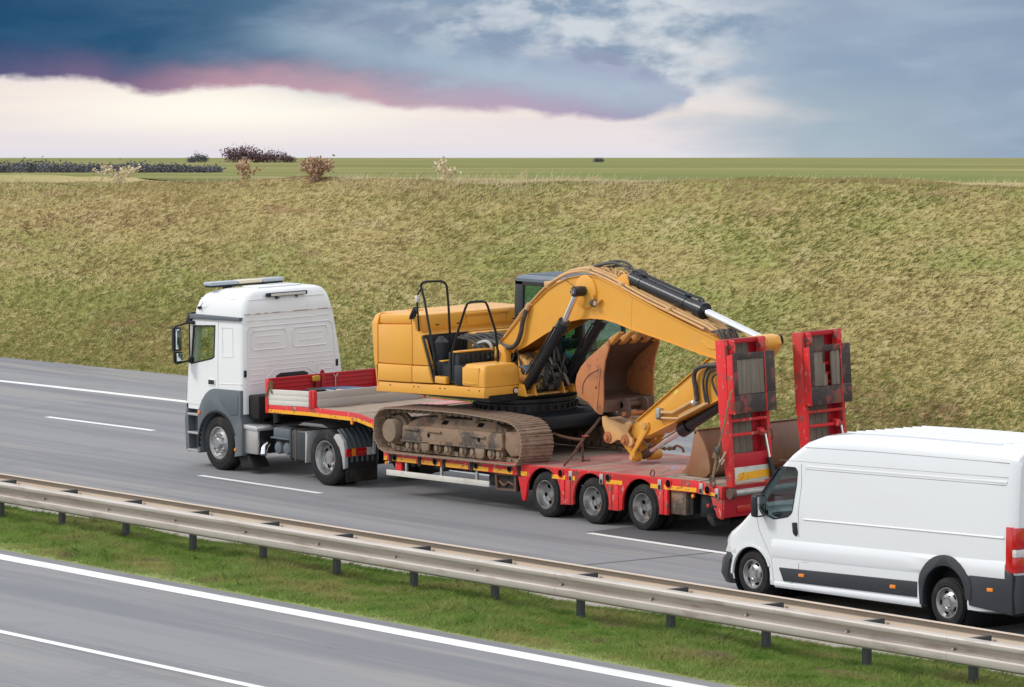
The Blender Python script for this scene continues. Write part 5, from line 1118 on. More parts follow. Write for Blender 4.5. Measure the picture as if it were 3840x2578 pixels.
mb = MB(); mb.box(.2, .6, 1.86, 1.98, 2.6, 2.78, .03); mb.box(.2, .6, 2.52, 2.64, 2.6, 2.78, .03); mb.cyl((.55, 1.92, 2.75), (.62, 1.92, 2.98), .02, 8); mb.cyl((1.1, 2.25, 2.4), (1.0, 2.25, 2.9), .02, 8); mb.cyl((1.1, 2.4, 2.4), (1.0, 2.4, 2.9), .02, 8); mb.box(1.1, 1.25, 1.88, 2.0, 2.85, 3.05, .02); mb.build('controls', M['dark_plastic'], CB, yref=0)
mb = MB(); mb.tube([(1.52, CY1 + .02, 2.4), (1.6, CY1 + .05, 2.5), (1.62, CY1 + .06, 3.2), (1.5, CY1 + .03, 3.4)], .016, 6); mb.build('grab_rail', M['black'], CB, yref=0)
# --- boom
BY0, BY1 = 1.0, 1.52
top = [(.02, 2.66), (.09, 2.78), (.27, 2.90), (.80, 3.34), (1.44, 3.76), (1.72, 3.89), (2.0, 3.99), (2.36, 4.05), (2.62, 4.06), (2.86, 4.035), (3.19, 3.94), (3.70, 3.78), (4.44, 3.56), (5.16, 3.36), (5.69, 3.22), (6.10, 3.12), (6.28, 3.03)]
bot = [(6.26, 2.88), (6.05, 2.83), (5.90, 2.83), (5.5, 2.89), (4.80, 3.02), (3.71, 3.20), (3.3, 3.285), (2.98, 3.325), (2.65, 3.325), (2.36, 3.295), (1.94, 3.215), (1.44, 3.01), (.89, 2.76), (.34, 2.56), (.12, 2.50), (.03, 2.56)]
bm0 = MB().prism(top + bot, BY0 + .025, BY1 - .025).build('boom', M['exc'], EX, yref=1.0)
tf = []
for P, n in ((top, 'top_flange'), (bot[1:-2], 'bottom_flange')):
    mb = MB(); s = 1 if n == 'top_flange' else -1; q = [(x, z - s * .012) for x, z in P]
    mb.prism(P + q[::-1], BY0, BY1, 0); mb.build(n, M['exc'], bm0, yref=1.0)
MB().lathe([(BY0 - .02, 0), (BY0 - .02, .25), (BY0 - .005, .285), (BY0 + .03, .29)], (2.50, 0, 3.77), 'y', 32).build('pivot_boss', M['exc'], bm0, yref=1.0)
MB().lathe([(.72, 0), (.72, .062), (.74, .072), (.86, .075), (1.0, .08), (BY1, .08), (1.80, .075), (1.80, 0)], (2.50, 0, 3.79), 'y', 20).build('pivot_pin', M['hose'], bm0, yref=1.0)
for k in range(3):
    a = 2.1 * k; MB().lathe([(.712, 0), (.712, .012), (.722, .012)], (2.50 + .03 * math.cos(a), 0, 3.79 + .03 * math.sin(a)), 'y', 8).build('pin_bolt', M['clearlens'], bm0, yref=1.0)
lt = MB().lathe([(-.06, 0), (-.055, .05), (-.0, .062), (.05, .066), (.055, .05), (.05, 0)], (0, 0, 0), 'x', 18).map(lambda x, y, z: (2.80 + x * .8, .93 + y * .9, 3.60 + z)).build('boom_light', M['hose'], bm0, yref=1.0)
MB().lathe([(.052, 0), (.056, .045)], (0, 0, 0), 'x', 16).map(lambda x, y, z: (2.80 + x * .8, .93 + y * .9, 3.60 + z)).build('lens', M['creamlens'], lt, yref=1.0)
MB().prism([(2.86, 3.57), (2.95, 3.65), (2.94, 3.665), (2.855, 3.59)], .96, BY0 + .03, .003).build('light_bracket', M['exc_dirty'], bm0, yref=1.0)
mb = MB(); mb.tube(smoothpath([(2.63, .995, 4.0), (2.68, .99, 3.85), (2.74, .99, 3.75), (2.80, .95, 3.66)], 4), .006, 5); mb.tube(smoothpath([(1.95, .99, 3.96), (2.15, .99, 3.88), (2.35, .99, 3.80)], 3), .006, 5); mb.build('light_cable', M['hose'], bm0, yref=1.0)
MB().prism([(3.715, 3.765), (3.728, 3.765), (3.70, 3.205), (3.69, 3.205)], BY0 + .021, BY0 + .03).build('weld_seam', M['exc_dirty'], bm0, yref=1.0)
MB().prism([(5.55, 3.12), (5.72, 3.02), (5.86, 3.0), (5.86, 2.98), (5.70, 2.995), (5.53, 3.10)], BY0 + .012, BY0 + .03, .004).build('weld_seam', M['exc'], bm0, yref=1.0)
# foot of the boom
for y0, y1 in ((.86, .99), (1.53, 1.64)):
    MB().prism([(-.1, 2.0), (.62, 2.0), (.50, 2.30), (.46, 2.60), (.40, 2.70), (.27, 2.76), (.12, 2.70), (.04, 2.60), (.0, 2.3)], y0, y1, .02).build('boom_bracket', M['exc'], EX, yref=1.0)
    MB().lathe([(y0 - .025, 0), (y0 - .025, .07), (y0 - .01, .085), (y1, .085)], (.24, 0, 2.575), 'y', 22).build('foot_pin', M['exc_dirty'], EX, yref=1.0)
MB().prism([(.17, 2.50), (.29, 2.54), (.33, 2.64), (.26, 2.66)], .82, .845, .006).build('pin_lock', M['exc_dirty'], EX, yref=1.0)
# boom cylinders
for y in (.84, 1.68):
    c = MB().tube([(1.09, y, 2.08), (2.10, y, 3.21)], .088, 18).build('boom_cylinder', M['cyl'], EX, yref=1.0 if y < 1 else 1.0)
    MB().tube([(2.02, y, 3.12), (2.14, y, 3.255)], .112, 18).build('gland', M['cyl'], c, yref=1.0)
    MB().tube([(2.12, y, 3.235), (2.47, y, 3.76)], .050, 14).build('rod', M['steel'] if False else M['chrome'], c, yref=1.0)
    MB().lathe([(y - .09, 0), (y - .09, .09), (y + .09, .09), (y + .09, 0)], (2.50, 0, 3.79), 'y', 18).build('rod_eye', M['cyl'], c, yref=1.0)
    mb = MB(); mb.tube(smoothpath([(1.2, y - .10, 2.3), (1.5, y - .10, 2.62), (2.0, y - .12, 3.17)], 4), .016, 6); mb.build('feed_pipe', M['cyl'], c, yref=1.0)
    MB().prism([(.95, 1.92), (1.24, 1.92), (1.16, 2.12), (1.05, 2.14)], y - .13, y - .09, .01).build('cylinder_lug', M['exc'], EX, yref=1.0); MB().prism([(.95, 1.92), (1.24, 1.92), (1.16, 2.12), (1.05, 2.14)], y + .09, y + .13, .01).build('cylinder_lug', M['exc'], EX, yref=1.0)
# hydraulic clutter between boom and cab
mb = MB()
rr = random.Random(11)
for k in range(46):
    x0, y0, z0 = rr.uniform(.75, 1.35), rr.uniform(.95, 1.62), rr.uniform(1.98, 2.42); L = rr.uniform(.15, .4); a = rr.uniform(0, 6.28); u = rr.uniform(-.1, .35)
    mb.tube(smoothpath([(x0, y0, z0), (x0 + L * .5 * math.cos(a), y0 + L * .4 * math.sin(a), z0 + u + .1), (x0 + L * math.cos(a), y0 + L * .7 * math.sin(a), z0 + u * .5)], 4), rr.choice((.012, .018, .024)), 6)
for k in range(14):
    x0, y0, z0 = rr.uniform(.8, 1.2), rr.uniform(1.0, 1.6), rr.uniform(1.98, 2.2); mb.box(x0, x0 + .1, y0, y0 + .12, z0, z0 + .09, .01)
o = mb.build('hydraulic_hoses', M['hose'], EX, yref=1.0); o['kind'] = 'stuff'
mb = MB(); mb.prism([(.6, 2.0), (1.05, 2.0), (.95, 2.35), (.8, 2.5), (.6, 2.6)], 1.02, 1.50, .02); mb.build('swivel_block', M['exc_dirty'], EX, yref=1.0)
mb = MB(); mb.box(.2, .95, 1.66, 1.75, 2.0, 3.0, .02); mb.build('cab_shield', M['exc_black'], EX, yref=1.0)
# valve bank behind the boom foot
mb = MB()
for k in range(9):
    y = .62 + k * .09; z = 2.62 + .02 * (k % 3)
    mb.tube(smoothpath([(-.62, y, z + .22), (-.3, y + .03, z + .20), (-.02, y + .05, z + .06), (.18, y + .1, z - .1)], 4), .026, 7)
for k in range(5): mb.box(-.5 + .12 * k, -.42 + .12 * k, .7, 1.5, 2.4, 2.62 + .03 * (k % 2), .01)
o = mb.build('valve_bank', M['hose'], EX, yref=.9); o['kind'] = 'stuff'
mb = MB()
for k in range(6): mb.lathe([(-.04, 0), (-.04, .035), (.04, .035), (.04, 0)], (-.1 + .06 * k, .85 + .05 * k, 2.62 + .02 * (k % 2)), 'x', 9)
mb.tube(smoothpath([(-.25, .7, 2.72), (.0, .78, 2.80), (.12, .82, 2.70), (.05, .8, 2.5)], 5), .03, 7); o = mb.build('hose_fittings', M['steel'], EX, yref=.9); o['kind'] = 'stuff'
# steel lines along the boom
def line(pts, r, m, n='steel_line'): return MB().tube(smoothpath(pts, 5), r, 8).build(n, m, bm0, yref=1.15)
P0 = [(.10, 2.86), (.62, 3.33), (.97, 3.58), (1.36, 3.85), (1.86, 4.07), (2.21, 4.14), (2.50, 4.15), (2.96, 4.06), (3.37, 3.94), (4.0, 3.75), (4.62, 3.585), (5.26, 3.42), (5.55, 3.34), (5.83, 3.22)]
line([(x, 1.12, z) for x, z in P0], .026, M['line_tube'])
line([(x, 1.06, z - .035) for x, z in P0[1:-1]], .022, M['line_tube'])
line([(x, 1.20, z + .015) for x, z in P0], .024, M['line_tube'])
line([(x + .02, 1.34, z + .03) for x, z in P0[4:]], .022, M['line_tube'])
line([(x, 1.44, z) for x, z in P0[6:]], .022, M['line_tube'])
for i in (3, 6, 8, 10): 
    x, z = P0[i]; MB().box(x - .05, x + .05, 1.04, 1.40, z - .05, z + .035, .01).map(lambda X, Y, Z, x=x: (X, Y, Z - (X - x) * .3)).build('line_clamp', M['line_tube'], bm0, yref=1.15)
line([(.92, .97, 3.40), (.83, .955, 3.18), (.78, .95, 2.98), (.66, .95, 2.79), (.46, .95, 2.715), (.22, .93, 2.76), (.02, .90, 2.80), (-.2, .88, 2.80)], .042, M['hose'], 'hose')
line([(.97, .99, 3.50), (.92, .97, 3.40)], .045, M['line_tube'], 'hose_cuff')
for dz, dy, dx_ in ((0, 0, 0), (.03, .08, .05), (-.05, .14, .02)):
    line([(2.30 + dx_, 1.22 + dy, 4.16), (2.62 + dx_, 1.24 + dy, 4.225 + dz), (2.92 + dx_, 1.25 + dy, 4.27 + dz), (3.17 + dx_, 1.27 + dy, 4.235 + dz), (3.36, 1.28 + dy, 4.13), (3.44, 1.28 + dy, 4.04)], .024, M['hose'], 'hose')
for dy in (0, .09): line([(3.40, 1.25 + dy, 4.10), (3.52, 1.26 + dy, 4.17), (3.66, 1.28 + dy, 4.13), (3.73, 1.30 + dy, 4.03)], .022, M['hose'], 'hose')
mb = MB()
for k in range(14):
    x = rr.uniform(2.5, 3.3); mb.tube(smoothpath([(x, rr.uniform(1.15, 1.45), 4.07 - (x - 2.5) * .12), (x + .12, rr.uniform(1.15, 1.45), 4.19 - (x - 2.5) * .08), (x + .28, rr.uniform(1.15, 1.45), 4.08 - (x - 2.4) * .15)], 4), .016, 6)
o = mb.build('hose_bundle', M['line_tube'], bm0, yref=1.15); o['kind'] = 'stuff'
mb = MB()
for k in range(7):
    y = 1.08 + k * .06; mb.tube(smoothpath([(5.72, y, 3.27), (5.9, y - .02, 3.27 + .02 * (k % 2)), (6.05, y - .06, 3.12), (6.12, y - .10, 2.95), (6.02, y - .16 if k < 2 else y, 2.78)], 4), .020, 6)
o = mb.build('elbow_hoses', M['hose'], bm0, yref=1.15); o['kind'] = 'stuff'
# stick cylinder
SY = 1.26
for y in (1.13, 1.36): MB().prism([(3.05, 3.96), (3.50, 3.82), (3.50, 4.0), (3.44, 4.10), (3.34, 4.11), (3.2, 4.04)], y, y + .05, .012).build('cylinder_lug', M['exc'], bm0, yref=1.15)
sc = MB().tube([(3.44, SY, 4.03), (5.28, SY, 3.585)], .118, 24).build('stick_cylinder', M['cyl'], EX, yref=1.15)
MB().tube([(5.10, SY, 3.629), (5.13, SY, 3.622), (5.14, SY, 3.62), (5.33, SY, 3.573)], [.125, .125, .142, .142], 24).build('gland', M['cyl'], sc, yref=1.15)
mb = MB()
for k in range(12):
    a = 2 * math.pi * k / 12; mb.box(5.31, 5.345, SY + .115 * math.cos(a) - .012, SY + .115 * math.cos(a) + .012, 3.57 + .115 * math.sin(a) - .012, 3.57 + .115 * math.sin(a) + .012)
o = mb.build('gland_bolts', M['cyl'], sc, yref=1.15); o['kind'] = 'stuff'
MB().tube([(5.33, SY, 3.573), (6.84, SY, 3.175)], .066, 20).build('rod', M['chrome'], sc, yref=1.15)
for x, z in ((3.72, 3.962), (4.87, 3.684)): MB().tube([(x - .02, SY, z + .005), (x + .02, SY, z - .005)], .126, 24).build('band', M['cyl'], sc, yref=1.15); MB().box(x - .05, x + .06, SY - .02, SY + .06, z + .11, z + .17, .015).build('band_clip', M['cyl'], sc, yref=1.15)
for dy in (-.02, .04): MB().tube(smoothpath([(3.6, SY + dy, 4.16), (3.75, SY + dy, 4.11), (4.9, SY + dy, 3.835), (5.2, SY + dy, 3.78), (5.28, SY + dy, 3.70)], 4), .016, 6).build('feed_pipe', M['cyl'], sc, yref=1.15)
MB().lathe([(SY - .11, 0), (SY - .11, .13), (SY + .11, .13), (SY + .11, 0)], (6.90, 0, 3.14), 'y', 24).build('rod_eye', M['exc'], sc, yref=1.15)
# --- stick
K0, K1 = 1.06, 1.46
stk = [(3.66, 1.47), (3.70, 1.57), (3.82, 1.66), (5.34, 2.60), (5.66, 2.81), (5.85, 2.93), (6.2, 3.08), (6.55, 3.20), (6.82, 3.27), (6.98, 3.24), (7.03, 3.12), (6.95, 2.98), (6.55, 2.62), (6.2, 2.32), (6.01, 2.20), (4.16, 1.46), (3.92, 1.36), (3.74, 1.36)]
sk = MB().prism(stk, K0, K1, .012).build('stick', M['exc'], EX, yref=1.0)
MB().prism([(3.82, 1.675), (5.66, 2.825), (5.85, 2.945), (5.86, 2.93), (5.67, 2.81), (3.82, 1.66)], K0 - .03, K1 + .03).build('stick_flange', M['exc'], sk, yref=1.0)
MB().prism([(6.01, 2.185), (4.16, 1.445), (4.16, 1.46), (6.01, 2.20)], K0 - .03, K1 + .03).build('stick_flange', M['exc'], sk, yref=1.0)
MB().lathe([(K0 - .12, 0), (K0 - .12, .12), (K1 + .12, .12), (K1 + .12, 0)], (6.16, 0, 2.98), 'y', 24).build('elbow_pin', M['exc_dirty'], sk, yref=1.0)
MB().lathe([(K0 - .07, 0), (K0 - .07, .09), (K0, .10)], (6.90, 0, 3.14), 'y', 24).build('rod_pin', M['exc'], sk, yref=1.0)
MB().lathe([(K1 + .0, 0), (K1 + .0, .085), (K1 + .10, .09), (K1 + .10, 0)], (6.86, 0, 3.155), 'y', 20).build('end_stop', M['rubber'], sk, yref=1.0)
def sline(pts, r, m, n): return MB().tube(smoothpath(pts, 5), r, 8).build(n, m, sk, yref=1.0)
hy = K0 - .05
sline([(6.10, hy, 2.74), (5.90, hy - .02, 2.74), (5.62, hy - .03, 2.70), (5.44, hy - .03, 2.63), (5.375, hy - .02, 2.51), (5.39, hy, 2.33), (5.43, hy, 2.12)], .040, M['hose'], 'hose')
for q in ([(6.05, hy, 2.72), (5.72, hy, 2.67), (5.60, hy, 2.5), (5.60, hy, 2.3), (5.66, hy, 2.10)], [(6.0, hy, 2.68), (5.80, hy, 2.64), (5.68, hy, 2.5), (5.67, hy, 2.3), (5.72, hy, 2.10)], [(6.0, hy, 2.62), (5.82, hy, 2.52), (5.86, hy, 2.36), (6.0, hy, 2.20)]): sline(q, .021, M['hose'], 'hose')
sline([(5.43, hy, 2.12), (5.38, hy, 2.075), (5.33, hy, 2.08)], .05, M['steel'], 'hose_fitting')
sline([(5.36, hy, 2.10), (5.30, hy, 2.085), (4.87, hy, 1.90), (4.80, hy, 1.875), (4.52, hy, 1.862)], .030, M['line_tube'], 'steel_line')
sline([(5.72, hy, 2.10), (5.0, hy, 1.81), (4.92, hy, 1.785), (4.52, hy, 1.765)], .022, M['line_tube'], 'steel_line')
sline([(5.66, hy - .0, 2.10), (5.2, hy + .0, 1.925), (4.98, hy, 1.83)], .018, M['line_tube'], 'steel_line')
MB().box(4.40, 4.50, hy - .04, K0, 1.77, 1.93, .01).build('valve', M['steel'], sk, yref=1.0); MB().box(4.43, 4.53, hy - .04, K0, 1.735, 1.775, .008).build('valve', M['hose'], sk, yref=1.0)
MB().prism([(5.22, 2.20), (5.29, 2.235), (5.25, 2.34), (5.18, 2.30)], hy - .02, K0, .004).build('clamp', M['hose'], sk, yref=1.0) if False else None
MB().prism([(4.80, 2.165), (4.90, 2.215), (4.885, 2.275), (4.785, 2.225)], K0 - .004, K0 + .003).build('warning_sticker', mat('yellow_sticker', (.75, .62, .10), .5), sk, yref=1.0)
MB().lathe([(K0 - .045, 0), (K0 - .045, .035), (K0 - .03, .04)], (4.06, 0, 1.585), 'y', 14).build('pin', M['exc_dirty'], sk, yref=1.0)
# --- linkage and coupler
for y in (K0 - .035, K1 + .0):
    MB().prism([(3.655, 1.02), (3.70, .985), (3.755, .99), (3.79, 1.03), (3.80, 1.14), (4.13, 1.52), (4.165, 1.59), (4.14, 1.66), (4.07, 1.69), (4.0, 1.665), (3.975, 1.60), (3.97, 1.53), (3.80, 1.27), (3.69, 1.11)], y, y + .035, .01).build('link_arm', M['exc'], EX, yref=1.0)
    MB().lathe([(y - .02, 0), (y - .02, .045), (y, .05)], (3.72, 0, 1.045), 'y', 16).build('pin', M['exc_dirty'], EX, yref=1.0)
    MB().lathe([(y - .03, 0), (y - .03, .055), (y - .012, .07), (y + .03, .07)], (4.065, 0, 1.605), 'y', 18).build('pin', M['exc_dirty'], EX, yref=1.0)
for y in (1.10, 1.36):
    MB().prism([(3.20, 1.36), (3.28, 1.42), (3.42, 1.38), (3.80, 1.06), (3.76, .99), (3.68, .99), (3.55, 1.10)], y, y + .06, .012).build('link_bar', M['exc'], EX, yref=1.0)
MB().lathe([(1.06, 0), (1.06, .085), (1.18, .085), (1.18, 0)], (3.73, 0, 1.05), 'y', 18).build('link_hub', M['exc'], EX, yref=1.0); MB().lathe([(1.36, 0), (1.36, .095), (1.60, .095), (1.60, 0)], (3.75, 0, 1.06), 'y', 18).build('link_hub', M['exc'], EX, yref=1.0)
cpl = [(2.965, 1.68), (3.06, 1.70), (3.14, 1.665), (3.30, 1.645), (3.46, 1.60), (3.56, 1.585), (3.61, 1.64), (3.70, 1.66), (3.735, 1.60), (3.68, 1.53), (3.64, 1.46), (3.70, 1.40), (3.775, 1.36), (3.79, 1.28), (3.73, 1.225), (3.64, 1.225), (3.56, 1.28), (3.47, 1.315), (3.37, 1.315), (3.28, 1.27), (3.20, 1.235), (3.10, 1.25), (3.055, 1.32), (3.04, 1.44), (2.985, 1.53)]
for i, y in enumerate((.985, 1.48)): 
    c_ = MB().prism(cpl, y, y + .05, .012).build('coupler_plate', M['peach'], EX, yref=1.0)
    for x, z in ((3.14, 1.345), (3.60, 1.33)):
        MB().lathe([(y - .06, 0), (y - .06, .045), (y - .05, .052), (y - .03, .055), (y - .025, .09), (y, .095)], (x, 0, z), 'y', 20).build('coupler_pin', M['rust'], c_, yref=1.0)
MB().prism([(3.0, 1.66), (3.5, 1.58), (3.5, 1.52), (3.05, 1.48)], 1.03, 1.48, .01).build('coupler_body', M['peach'], EX, yref=1.0)
# bucket ram
bc = MB().tube([(4.78, SY, 1.575), (5.95, SY, 2.155)], .098, 20).build('bucket_cylinder', M['cyl'], EX, yref=1.15)
MB().tube([(4.76, SY, 1.565), (4.80, SY, 1.585), (4.94, SY, 1.655)], .128, 20).build('gland', M['cyl'], bc, yref=1.15)
MB().tube([(3.83, SY, 1.105), (4.78, SY, 1.575)], .055, 16).build('rod', M['chrome'], bc, yref=1.15)
MB().tube([(3.74, SY, 1.06), (3.95, SY, 1.165)], .072, 14).build('rod_eye', M['rust_dark'], bc, yref=1.15)
MB().tube(smoothpath([(5.0, SY - .08, 1.80), (5.4, SY - .08, 2.0), (5.9, SY - .08, 2.25)], 3), .018, 6).build('feed_pipe', M['cyl'], bc, yref=1.15)
# --- bucket on the arm
U0, U1 = .62, 1.74
side = [(3.60, 3.035), (3.48, 2.96), (3.27, 2.83), (3.05, 2.70), (2.86, 2.54), (2.75, 2.40), (2.71, 2.27), (2.725, 2.13), (2.79, 2.04), (2.92, 1.985), (3.06, 1.94), (3.16, 1.87), (3.24, 1.81), (3.33, 1.765), (3.42, 1.76), (3.455, 1.83), (3.455, 2.04), (3.45, 2.42), (3.50, 2.68), (3.60, 2.90)]
shell = [(3.60, 3.035), (3.48, 2.96), (3.27, 2.83), (3.05, 2.70), (2.86, 2.54), (2.75, 2.40), (2.71, 2.27), (2.725, 2.13), (2.79, 2.04), (2.95, 1.99), (3.14, 1.97), (3.46, 1.965)]
inner = [(3.61, 3.005), (3.49, 2.93), (3.285, 2.80), (3.07, 2.67), (2.885, 2.515), (2.785, 2.39), (2.745, 2.27), (2.76, 2.15), (2.81, 2.075), (2.955, 2.025), (3.14, 2.005), (3.46, 2.0)]
bk = MB().prism(shell + inner[::-1], U0 + .02, U1 - .02, .004).build('digging_bucket', M['rust'], EX, yref=.62)
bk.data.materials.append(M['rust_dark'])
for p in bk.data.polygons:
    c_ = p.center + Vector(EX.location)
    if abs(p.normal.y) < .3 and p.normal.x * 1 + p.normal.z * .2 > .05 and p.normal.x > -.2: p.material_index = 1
for y in (U0, U1 - .03): MB().prism(side, y, y + .03, .006).build('side_plate', M['rust'], bk, yref=.62)
MB().prism([(3.36, 2.52), (3.395, 2.54), (3.30, 1.86), (3.255, 1.85)], U0 - .012, U0 + .005, .004).build('wear_strip', M['rust'], bk, yref=.62)
mb = MB(); mb.tube(smoothpath([(3.38, U0 - .002, 2.53), (3.1, U0 - .002, 2.42), (2.93, U0 - .002, 2.26), (2.91, U0 - .002, 2.08)], 5), .008, 5); mb.build('weld_bead', M['rust_dark'], bk, yref=.62)
MB().lathe([(U0 - .004, 0), (U0 - .004, .018)], (3.27, 0, 2.21), 'y', 10).build('drain_hole_disc', M['hole_shade'], bk, yref=.62)
MB().prism([(3.44, 1.80), (3.475, 1.80), (3.475, 2.0), (3.44, 2.0)], U0 + .03, U1 - .02, .008).build('lip_plate', M['rust_dark'], bk, yref=.62)
for i in range(5):
    y = U0 + .02 + i * (U1 - U0 - .16) / 4
    MB().prism([(3.50, 2.945), (3.56, 2.93), (3.66, 2.985), (3.86, 3.165), (3.83, 3.175), (3.60, 3.075)], y, y + .12, .012).build('bucket_tooth', mat('tooth_orange', (.55, .25, .05), .5, layers=(((.35, .2, .1), 8, .45, .7, .6),)) if i == 0 else bpy.data.materials['tooth_orange'], bk, yref=.62)
for y in (.98, 1.38):
    MB().prism([(3.44, 1.98), (3.60, 2.03), (3.69, 1.95), (3.72, 1.83), (3.70, 1.72), (3.62, 1.68), (3.40, 1.72)], y, y + .045, .01).build('bucket_ear', M['rust_dark'], bk, yref=.62)
MB().cyl((3.60, .94, 1.76), (3.60, 1.47, 1.76), .04, 14).build('bucket_pin', M['rust'], bk, yref=.62)
MB().cyl((3.50, .98, 1.90), (3.50, 1.42, 1.90), .05, 14).build('bucket_tube', M['rust_dark'], bk, yref=.62)

# ------------------------------------------------------------------ cargo
LB = thing('spare_bucket', 'wide brown spare bucket lying on the trailer deck before the upright ramps', 'bucket', (6.2, 1.45, 1.0))
sd = [(6.16, 1.69), (6.20, 1.715), (6.25, 1.70), (6.38, 1.56), (6.49, 1.38), (6.55, 1.16), (6.54, 1.06), (6.46, .985), (6.30, .965), (6.0, .98), (5.83, 1.005), (5.92, 1.07), (6.02, 1.20), (6.08, 1.36), (6.12, 1.54)]
sh = [(6.20, 1.715), (6.25, 1.70), (6.38, 1.56), (6.49, 1.38), (6.55, 1.16), (6.54, 1.06), (6.46, .985), (6.30, .965), (6.0, .98), (5.83, 1.005)]
ih = [(6.19, 1.685), (6.235, 1.675), (6.355, 1.54), (6.46, 1.365), (6.52, 1.16), (6.51, 1.075), (6.45, 1.015), (6.30, .995), (6.0, 1.01), (5.84, 1.02)]
BR = mat('brown_bucket_steel', (.20, .09, .045), .5, layers=(((.24, .12, .06), 1.8, .45, .72, .7), ((.085, .055, .045), 3, .5, .75, .6), ((.40, .18, .06), (6, 6, 9), .66, .76, .6)), bump=(12, .2))
s_ = MB().prism(sh + ih[::-1], .36, 2.58, .004).build('bucket_shell', BR, LB, yref=.35)
for y in (.34, 2.56): MB().prism(sd, y, y + .03, .006).build('side_plate', mat('worn_bucket_side', (.27, .115, .05), .45, .1, layers=(((.34, .19, .11), 1.5, .45, .75, .7), ((.17, .10, .07), 4, .5, .75, .5))) if y < 1 else bpy.data.materials['worn_bucket_side'], LB, yref=.35)
for y in (1.2, 1.6): MB().prism([(6.30, 1.62), (6.46, 1.40), (6.62, 1.52), (6.58, 1.68), (6.44, 1.74)], y, y + .05, .01).build('bucket_ear', BR, LB, yref=.35)
MB().prism([(6.14, 1.66), (6.20, 1.66), (6.24, 1.735), (6.17, 1.735)], .34, 2.58, .006).build('cutting_edge', BR, LB, yref=.35)
tag(slab_ := MB().box(5.75, 6.62, .22, .42, .905, .955, .008).build('timber_packer', M['wood'], base=(6.2, .3, .9), yref=0), 'weathered timber packer lying under the near edge of the brown spare bucket', 'timber')
# strap from the ramp down to the deck edge
SP = thing('tie_down_strap', 'tan tie down strap running from the left ramp down to the deck edge', 'strap', (7.03, 0, .95))
def strip(path, wdir, w):
    mb = MB(); W_ = Vector(wdir).normalized() * w / 2; vs = []; P = [Vector(p) for p in path]
    for p in P: vs += [p - W_, p + W_]
    fs = [(2 * i, 2 * i + 2, 2 * i + 3, 2 * i + 1) for i in range(len(P) - 1)]; mb.add(vs, fs); n = len(vs)
    off = Vector((.0, -.006, 0)); mb.add([v + off for v in vs], [f[::-1] for f in fs]); return mb
strip(smoothpath([(7.43, .06, 2.48), (7.42, .01, 2.34), (7.30, -.03, 1.82), (7.19, -.03, 1.53)], 3), (1, 0, .2), .045).build('webbing', M['strap'], SP)
strip(smoothpath([(7.17, -.03, 1.46), (7.12, -.035, 1.25), (7.06, -.03, 1.04)], 3), (1, 0, .2), .065).build('webbing', M['strap'], SP)
strip(smoothpath([(7.17, -.025, 1.44), (7.22, -.02, 1.30), (7.10, -.02, 1.10)], 3), (1, 0, .3), .04).build('strap_tail', M['strap'], SP)
MB().box(7.12, 7.22, -.06, -.02, 1.44, 1.55, .012).build('ratchet', M['hose'], SP); MB().prism([(7.06, 1.37), (7.18, 1.35), (7.16, 1.48), (7.12, 1.49)], -.06, -.04, .006).build('ratchet_handle', M['strap'], SP)
MB().tube([(7.045 + .055 * math.cos(a), -.02, .965 + .075 * math.sin(a)) for a in np.linspace(0, 2 * math.pi, 17)[:-1]], .012, 6, True).build('hook_ring', M['rust_dark'], SP)
mb = MB(); mb.tube(smoothpath([(7.36, -.02, 1.48), (7.30, -.03, 1.38), (7.22, -.03, 1.30)], 4), .014, 6); mb.tube(smoothpath([(7.33, -.02, 1.36), (7.27, -.03, 1.27)], 4), .012, 6)
tag(mb.build('rope_end', M['rope'], base=(7.3, 0, 1.4)), 'frayed pale rope ends beside the foot of the left ramp', 'rope')
CS = thing('cyan_lashing', 'short lashing with a bright cyan end at the left foot of the spare bucket', 'lashing', (5.75, .1, .98))
strip([(5.60, .06, .98), (5.80, .14, 1.06)], (0, .6, .5), .05).build('webbing', M['strap'], CS); strip([(5.80, .14, 1.055), (5.90, .18, 1.13)], (0, .6, .5), .055).build('cyan_end', M['cyan'], CS)
# chains
def chain(name, path, label, link=.075, r=.011, hook=False, group='rusty tie down chains on the trailer', hang=()):
    P = np.array(path, float); d = np.r_[0, np.cumsum(np.linalg.norm(np.diff(P, axis=0), axis=1))]; n = max(2, int(d[-1] / (link * .62)))
    t = thing(name, label, 'chain', tuple(P[-1]), group); mb = MB()
    for k in range(n):
        a, b = [np.array([np.interp(q, d, P[:, j]) for j in range(3)]) for q in (d[-1] * k / n, d[-1] * (k + 1) / n)]
        c = Vector((a + b) / 2); tdir = Vector(b - a).normalized(); s1 = tdir.orthogonal().normalized(); s1 = Quaternion(tdir, .785 + k * 1.5708) @ s1
        loop_ = [c + tdir * (link * .5 * math.cos(q)) + s1 * (link * .3 * math.sin(q)) for q in np.linspace(0, 2 * math.pi, 9)[:-1]]
        mb.tube(loop_, r, 5, True)
    o = mb.build('chain_links', M['chain'], t); o['kind'] = 'stuff'
    if hook:
        e = Vector(P[-1]); MB().tube(smoothpath([tuple(e), tuple(e + Vector((.12, 0, .06))), tuple(e + Vector((.26, 0, .03))), tuple(e + Vector((.30, 0, -.04)))], 4), .022, 7).build('hook', M['chain'], t)
        MB().box(e.x - .1, e.x + .06, e.y - .03, e.y + .03, e.z - .02, e.z + .03, .01).build('shackle', M['chain'], t)
    return t
sag = lambda a, b, s, n=8: [tuple(np.array(a) * (1 - t) + np.array(b) * t - np.array([0, 0, s * 4 * t * (1 - t)])) for t in np.linspace(0, 1, n)]
zdk = lambda x, y: ztop(x) + CROSSFALL * y
def dk(x, y, h=.02): return (x, y, zdk(x, y) + h)
